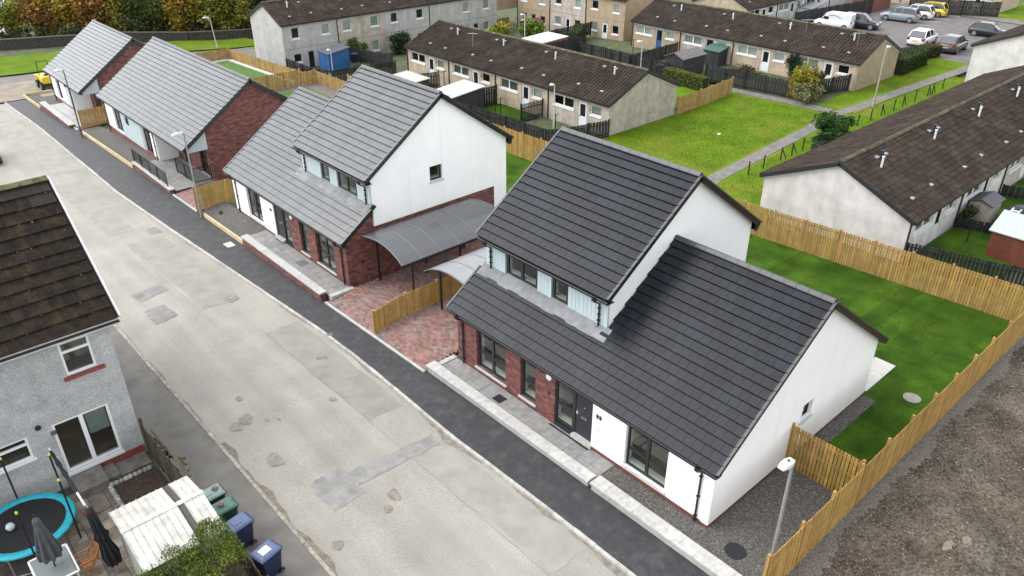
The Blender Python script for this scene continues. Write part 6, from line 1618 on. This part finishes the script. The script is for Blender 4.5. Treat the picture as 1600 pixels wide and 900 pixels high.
spots = [(4.0, 109, 4, 6), (7.5, 107, 2, 6), (10.0, 106, 0, 7), (12.5, 109, 4, 8), (13.0, 103.5, 2, 6), (16.0, 102, 3, 8), (18.5, 106, 5, 9), (18.5, 99.5, 1, 7), (21.0, 102, 0, 9), (22.0, 97.5, 0, 8), (24.5, 100, 3, 9), (24.8, 95.5, 3, 7), (27.0, 98.5, 0, 9), (28.0, 94.0, 3, 8), (31.0, 97.0, 1, 9), (31.5, 92.5, 5, 7), (34.5, 95.0, 2, 9), (35.5, 91, 5, 7), (38.5, 94.0, 1, 9), (30, 103, 1, 10), (36, 101, 3, 10), (24, 107, 1, 10), (42, 97, 0, 9)]
nth = {}
ordw = ['first', 'second', 'third', 'fourth', 'fifth', 'sixth']
for x, y, k, h in spots:
    lm, nm = kinds[k]; nth[k] = nth.get(k, 0) + 1
    tree(f'{nm} behind the stone wall, {ordw[nth[k] - 1]} of its colour from the left', x, y, h, (2.6, 2.6, h * .48), lm, 4200, .22, .50, .16, clumps=26)
ug = MB()
for k in range(60):
    t = k / 59; x = 2 + 36 * t + random.uniform(-.6, .6); y = 106.0 - 14.5 * min(1, t * 1.25) + random.uniform(-.3, 1.8)
    leaves(ug, (x, y, g(x, y) + .8), (1.1, .9, 1.0), 260, .17, 8)
ug.build('undergrowth', leaf_mat('undergrowth_leaf', (.075, .075, .022), .06, .6))['kind'] = 'stuff'
sw = thing('stone_wall', 'low stone wall, coloured dark for shade, in front of the autumn trees', 'wall', (5, 101, -2.6))
WST = mat('rubble_stone_shade_tint', (.045, .040, .034), .95, .4, 2.5, .8, 10)  # base colour darkened to stand in for shade on the wall, cope likewise
wp = [(-40, 117), (1.5, 103.2), (8, 100.2), (14.4, 97), (20.6, 92.8), (27, 90.6), (38, 89)]
for (a, b_), (c, d_) in zip(wp, wp[1:]):
    p, q = Vector((a, b_, g(a, b_) + .5)), Vector((c, d_, g(c, d_) + .5)); s_ = Vector(((q - p).y, -(q - p).x, 0)).normalized()
    MB().obox((p + q) / 2, (q - p) / 2, s_ * .22, (0, 0, .55)).build('wall_section', WST, sw)
    MB().obox((p + q) / 2 + Vector((0, 0, .60)), (q - p) / 2, s_ * .27, (0, 0, .05)).build('cope', mat('wall_cope', (.075, .07, .06), .95, .3, 4, .5), sw)
sheet('far_water', mat('pale_water', (.30, .33, .36), .25, .15, .3), [(-60, 114), (5, 112), (12, 150), (-60, 150)], .05, 8)
fh = thing('far_house', 'white wall of a house glimpsed between the trees', 'house', (15, 113, -2.8))
MB().box(14.0, 112, -2.9, 15.2, 118, 3).build('wall', WHITE, fh); MB().prism([(13.8, 111.8, 3.0), (15.4, 111.8, 3.0), (14.6, 111.8, 4)], (0, 6.4, 0)).build('roof', GF, fh)
def bush(label, x, y, rad, lm, n, size, name='bush', z=None, cat='bush', clumps=22, parts=None):
    zz = (g(x, y) if z is None else z); root = thing(name, label, cat, (x, y, zz))
    st_ = MB()
    for k in range(5):
        a = random.uniform(0, 2 * PI); st_.tube([(x, y, zz), (x + math.cos(a) * rad[0] * .5, y + math.sin(a) * rad[1] * .5, zz + rad[2])], [.04, .012], 5)
    st_.build('stems', BARK, root)
    m = MB(); leaves(m, (x, y, zz + rad[2] * .95), rad, n, size, clumps, inner=.3); m.build('foliage', lm, root)
    return root
bush('round dark green bush beside the wire fence and path', 38.8, 16.7, (1.5, 1.3, 1.15), leaf_mat('bush_green', (.030, .075, .012), .02), 8000, .10)
for k, (dx, dy, dz) in enumerate([(-.5, -.9, 1.5), (.2, -.9, 1.0)]):
    pass
bush('yellow-green shrub in front of the upper right terrace', 47.4, 24.4, (1.3, 1.2, 1.45), leaf_mat('yellow_shrub_leaf', (.24, .20, .02), .03), 3600, .10)
bush('grey-green straggly bush spilling over the black fence', 46.4, 23.2, (1.5, 1.0, .85), leaf_mat('grey_green_leaf', (.15, .15, .06), .03), 3400, .11)
bush('dark climbing creeper on the upper right terrace wall', 51.6, 27.6, (.5, .6, 1.25), leaf_mat('creeper_leaf', (.014, .04, .014), .02), 1800, .10, 'creeper', cat='creeper')
bush('olive shrub beside the yellow-green shrub', 49.0, 23.9, (1.0, .9, 1.1), leaf_mat('olive_shrub_leaf', (.055, .06, .02), .03), 2000, .10)
bush('low brown plants before the upper right terrace door', 49.6, 31.6, (1.2, 1.5, .5), leaf_mat('brown_plant_leaf', (.06, .05, .025), .03), 1500, .09)
bush('rounded green bush before the beige two-storey house', 30.2, 69.0, (1.2, 1.1, 1.2), leaf_mat('mid_bush_leaf', (.06, .10, .018), .02), 4200, .11)
bush('dark round bush against the two-storey terrace', 35.4, 67.8, (1.4, 1.2, 1.35), leaf_mat('dark_bush_leaf', (.022, .045, .014), .02), 4600, .11)
bush('bright yellow bush below the tan terrace', 47.5, 64.5, (1.6, 1.4, 1.0), leaf_mat('lemon_leaf', (.24, .24, .02), .02), 3600, .13)
bush('lime green bush beside the bright yellow one', 50.0, 61.0, (1.6, 1.4, 1.1), leaf_mat('lime_leaf', (.12, .19, .02), .02), 3600, .13)
bush('dark green shrub against the right terrace wall', 30.7, 4.0, (.5, .4, .75), leaf_mat('wall_shrub_leaf', (.04, .06, .015), .02), 1200, .08)
def hedge(label, p, q, wd, h, lm, n, size, z=None):
    p, q = Vector((*p, 0)), Vector((*q, 0)); zz = g(p.x, p.y) if z is None else z
    root = thing('hedge', label, 'hedge', (p.x, p.y, zz)); d = q - p; u = d.normalized(); s_ = Vector((u.y, -u.x, 0))
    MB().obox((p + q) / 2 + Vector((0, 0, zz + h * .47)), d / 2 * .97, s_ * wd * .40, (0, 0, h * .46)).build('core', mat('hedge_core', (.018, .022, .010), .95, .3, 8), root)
    m = MB()
    for k in range(n):
        f, a, b_ = random.random(), random.uniform(-1, 1), random.uniform(0, 1)
        t = random.random()
        if t < .45: b_ = 1 + random.gauss(0, .02)
        else: a = (1 if random.random() < .5 else -1) * (1 + random.gauss(0, .05))
        c = p + d * f + s_ * (a * wd * .48) + Vector((0, 0, zz + .05 + b_ * h * .96)); e = Vector((random.gauss(0, 1), random.gauss(0, 1), random.gauss(0, 1))).normalized(); ff = e.cross(Vector((random.gauss(0, 1), random.gauss(0, 1), 1))).normalized(); z_ = size * random.uniform(.6, 1.3)
        m.add([c - e * z_, c - ff * z_ * .5, c + e * z_, c + ff * z_ * .5], [(0, 1, 2, 3)])
    m.build('foliage', lm, root)
    return root
hedge('clipped yellow-green hedge behind the middle terrace gable', (43.6, 36.0), (43.2, 31.2), .9, 1.25, leaf_mat('privet_leaf', (.105, .13, .018), .02), 4200, .07)
hedge('dark hedge at the end of the upper right terrace', (60.2, 22.0), (66.5, 22.3), 1.6, 1.5, leaf_mat('laurel_leaf', (.035, .062, .014), .02), 5200, .10)
hedge('brownish hedge bordering the near side of the car park', (64.5, 24.0), (71.0, 22.6), 1.3, 1.2, leaf_mat('beech_leaf', (.07, .062, .022), .03), 4600, .10)
hedge('long green hedge below the tan terrace', (49.0, 53.5), (53.5, 56.5), 1.2, 1.3, leaf_mat('dull_hedge_leaf', (.045, .07, .02), .02), 2600, .10)
# conifer hedge over the lower left shed: brown inside, fresh green sprays outside
CH = thing('conifer_hedge', 'browning conifer hedge with green tips beside the white shed', 'hedge', (-13, 7.6, zg))
for sname, lm, n, inner in (('brown_sprays', leaf_mat('dead_spray', (.085, .055, .022), .02, .5), 11000, .0), ('green_sprays', leaf_mat('conifer_spray', (.095, .135, .012), .03, .45), 15000, 1)):
    m = MB()
    for k in range(n):
        x = random.uniform(-15.1, -11.78); t = max(0, (x + 14.5) / 2.7)
        top = 1.55 + .75 * t + .12 * math.sin(x * 7); yb_ = 8.45 + .12 * math.sin(x * 5)
        if inner: 
            if random.random() < .6: y, z = random.uniform(6.6, yb_), top + random.gauss(0, .05)
            else: y, z = yb_ + random.gauss(0, .06), random.uniform(.6, top)
            if random.random() < .35 and t > .2 and t < .75: continue
        else: y, z = random.uniform(6.6, yb_ - .05), random.uniform(0, top - .03)
        d = Vector((random.gauss(0, .5), random.gauss(.1, .5), random.uniform(.2, 1))).normalized(); s_ = d.cross(Vector((random.gauss(0, 1), random.gauss(0, 1), random.gauss(0, 1)))).normalized(); L = random.uniform(.05, .13); c = Vector((x, y, z))
        m.add([c, c + d * L * .5 + s_ * L * .13, c + d * L, c + d * L * .5 - s_ * L * .13], [(0, 1, 2, 3)])
    m.build(sname, lm, CH)
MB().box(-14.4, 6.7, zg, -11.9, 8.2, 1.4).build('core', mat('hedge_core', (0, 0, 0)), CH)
b = MB(); b.tube([(-12.4, 7.6, zg), (-12.35, 7.7, 1.6)], .06, 7); b.build('stem', BARK, CH)
for i, (x, y, zz, r_, l) in enumerate([(33.9, 23.2, .0, .09, 'scrap of white litter on the middle green'), (11.8, 7.2, .0, .0, '')]):
    if r_: tag(MB().box(x, y, g(x, y) + .06, x + .3, y + .15, g(x, y) + .12).build('litter', UPVC), l, 'litter')
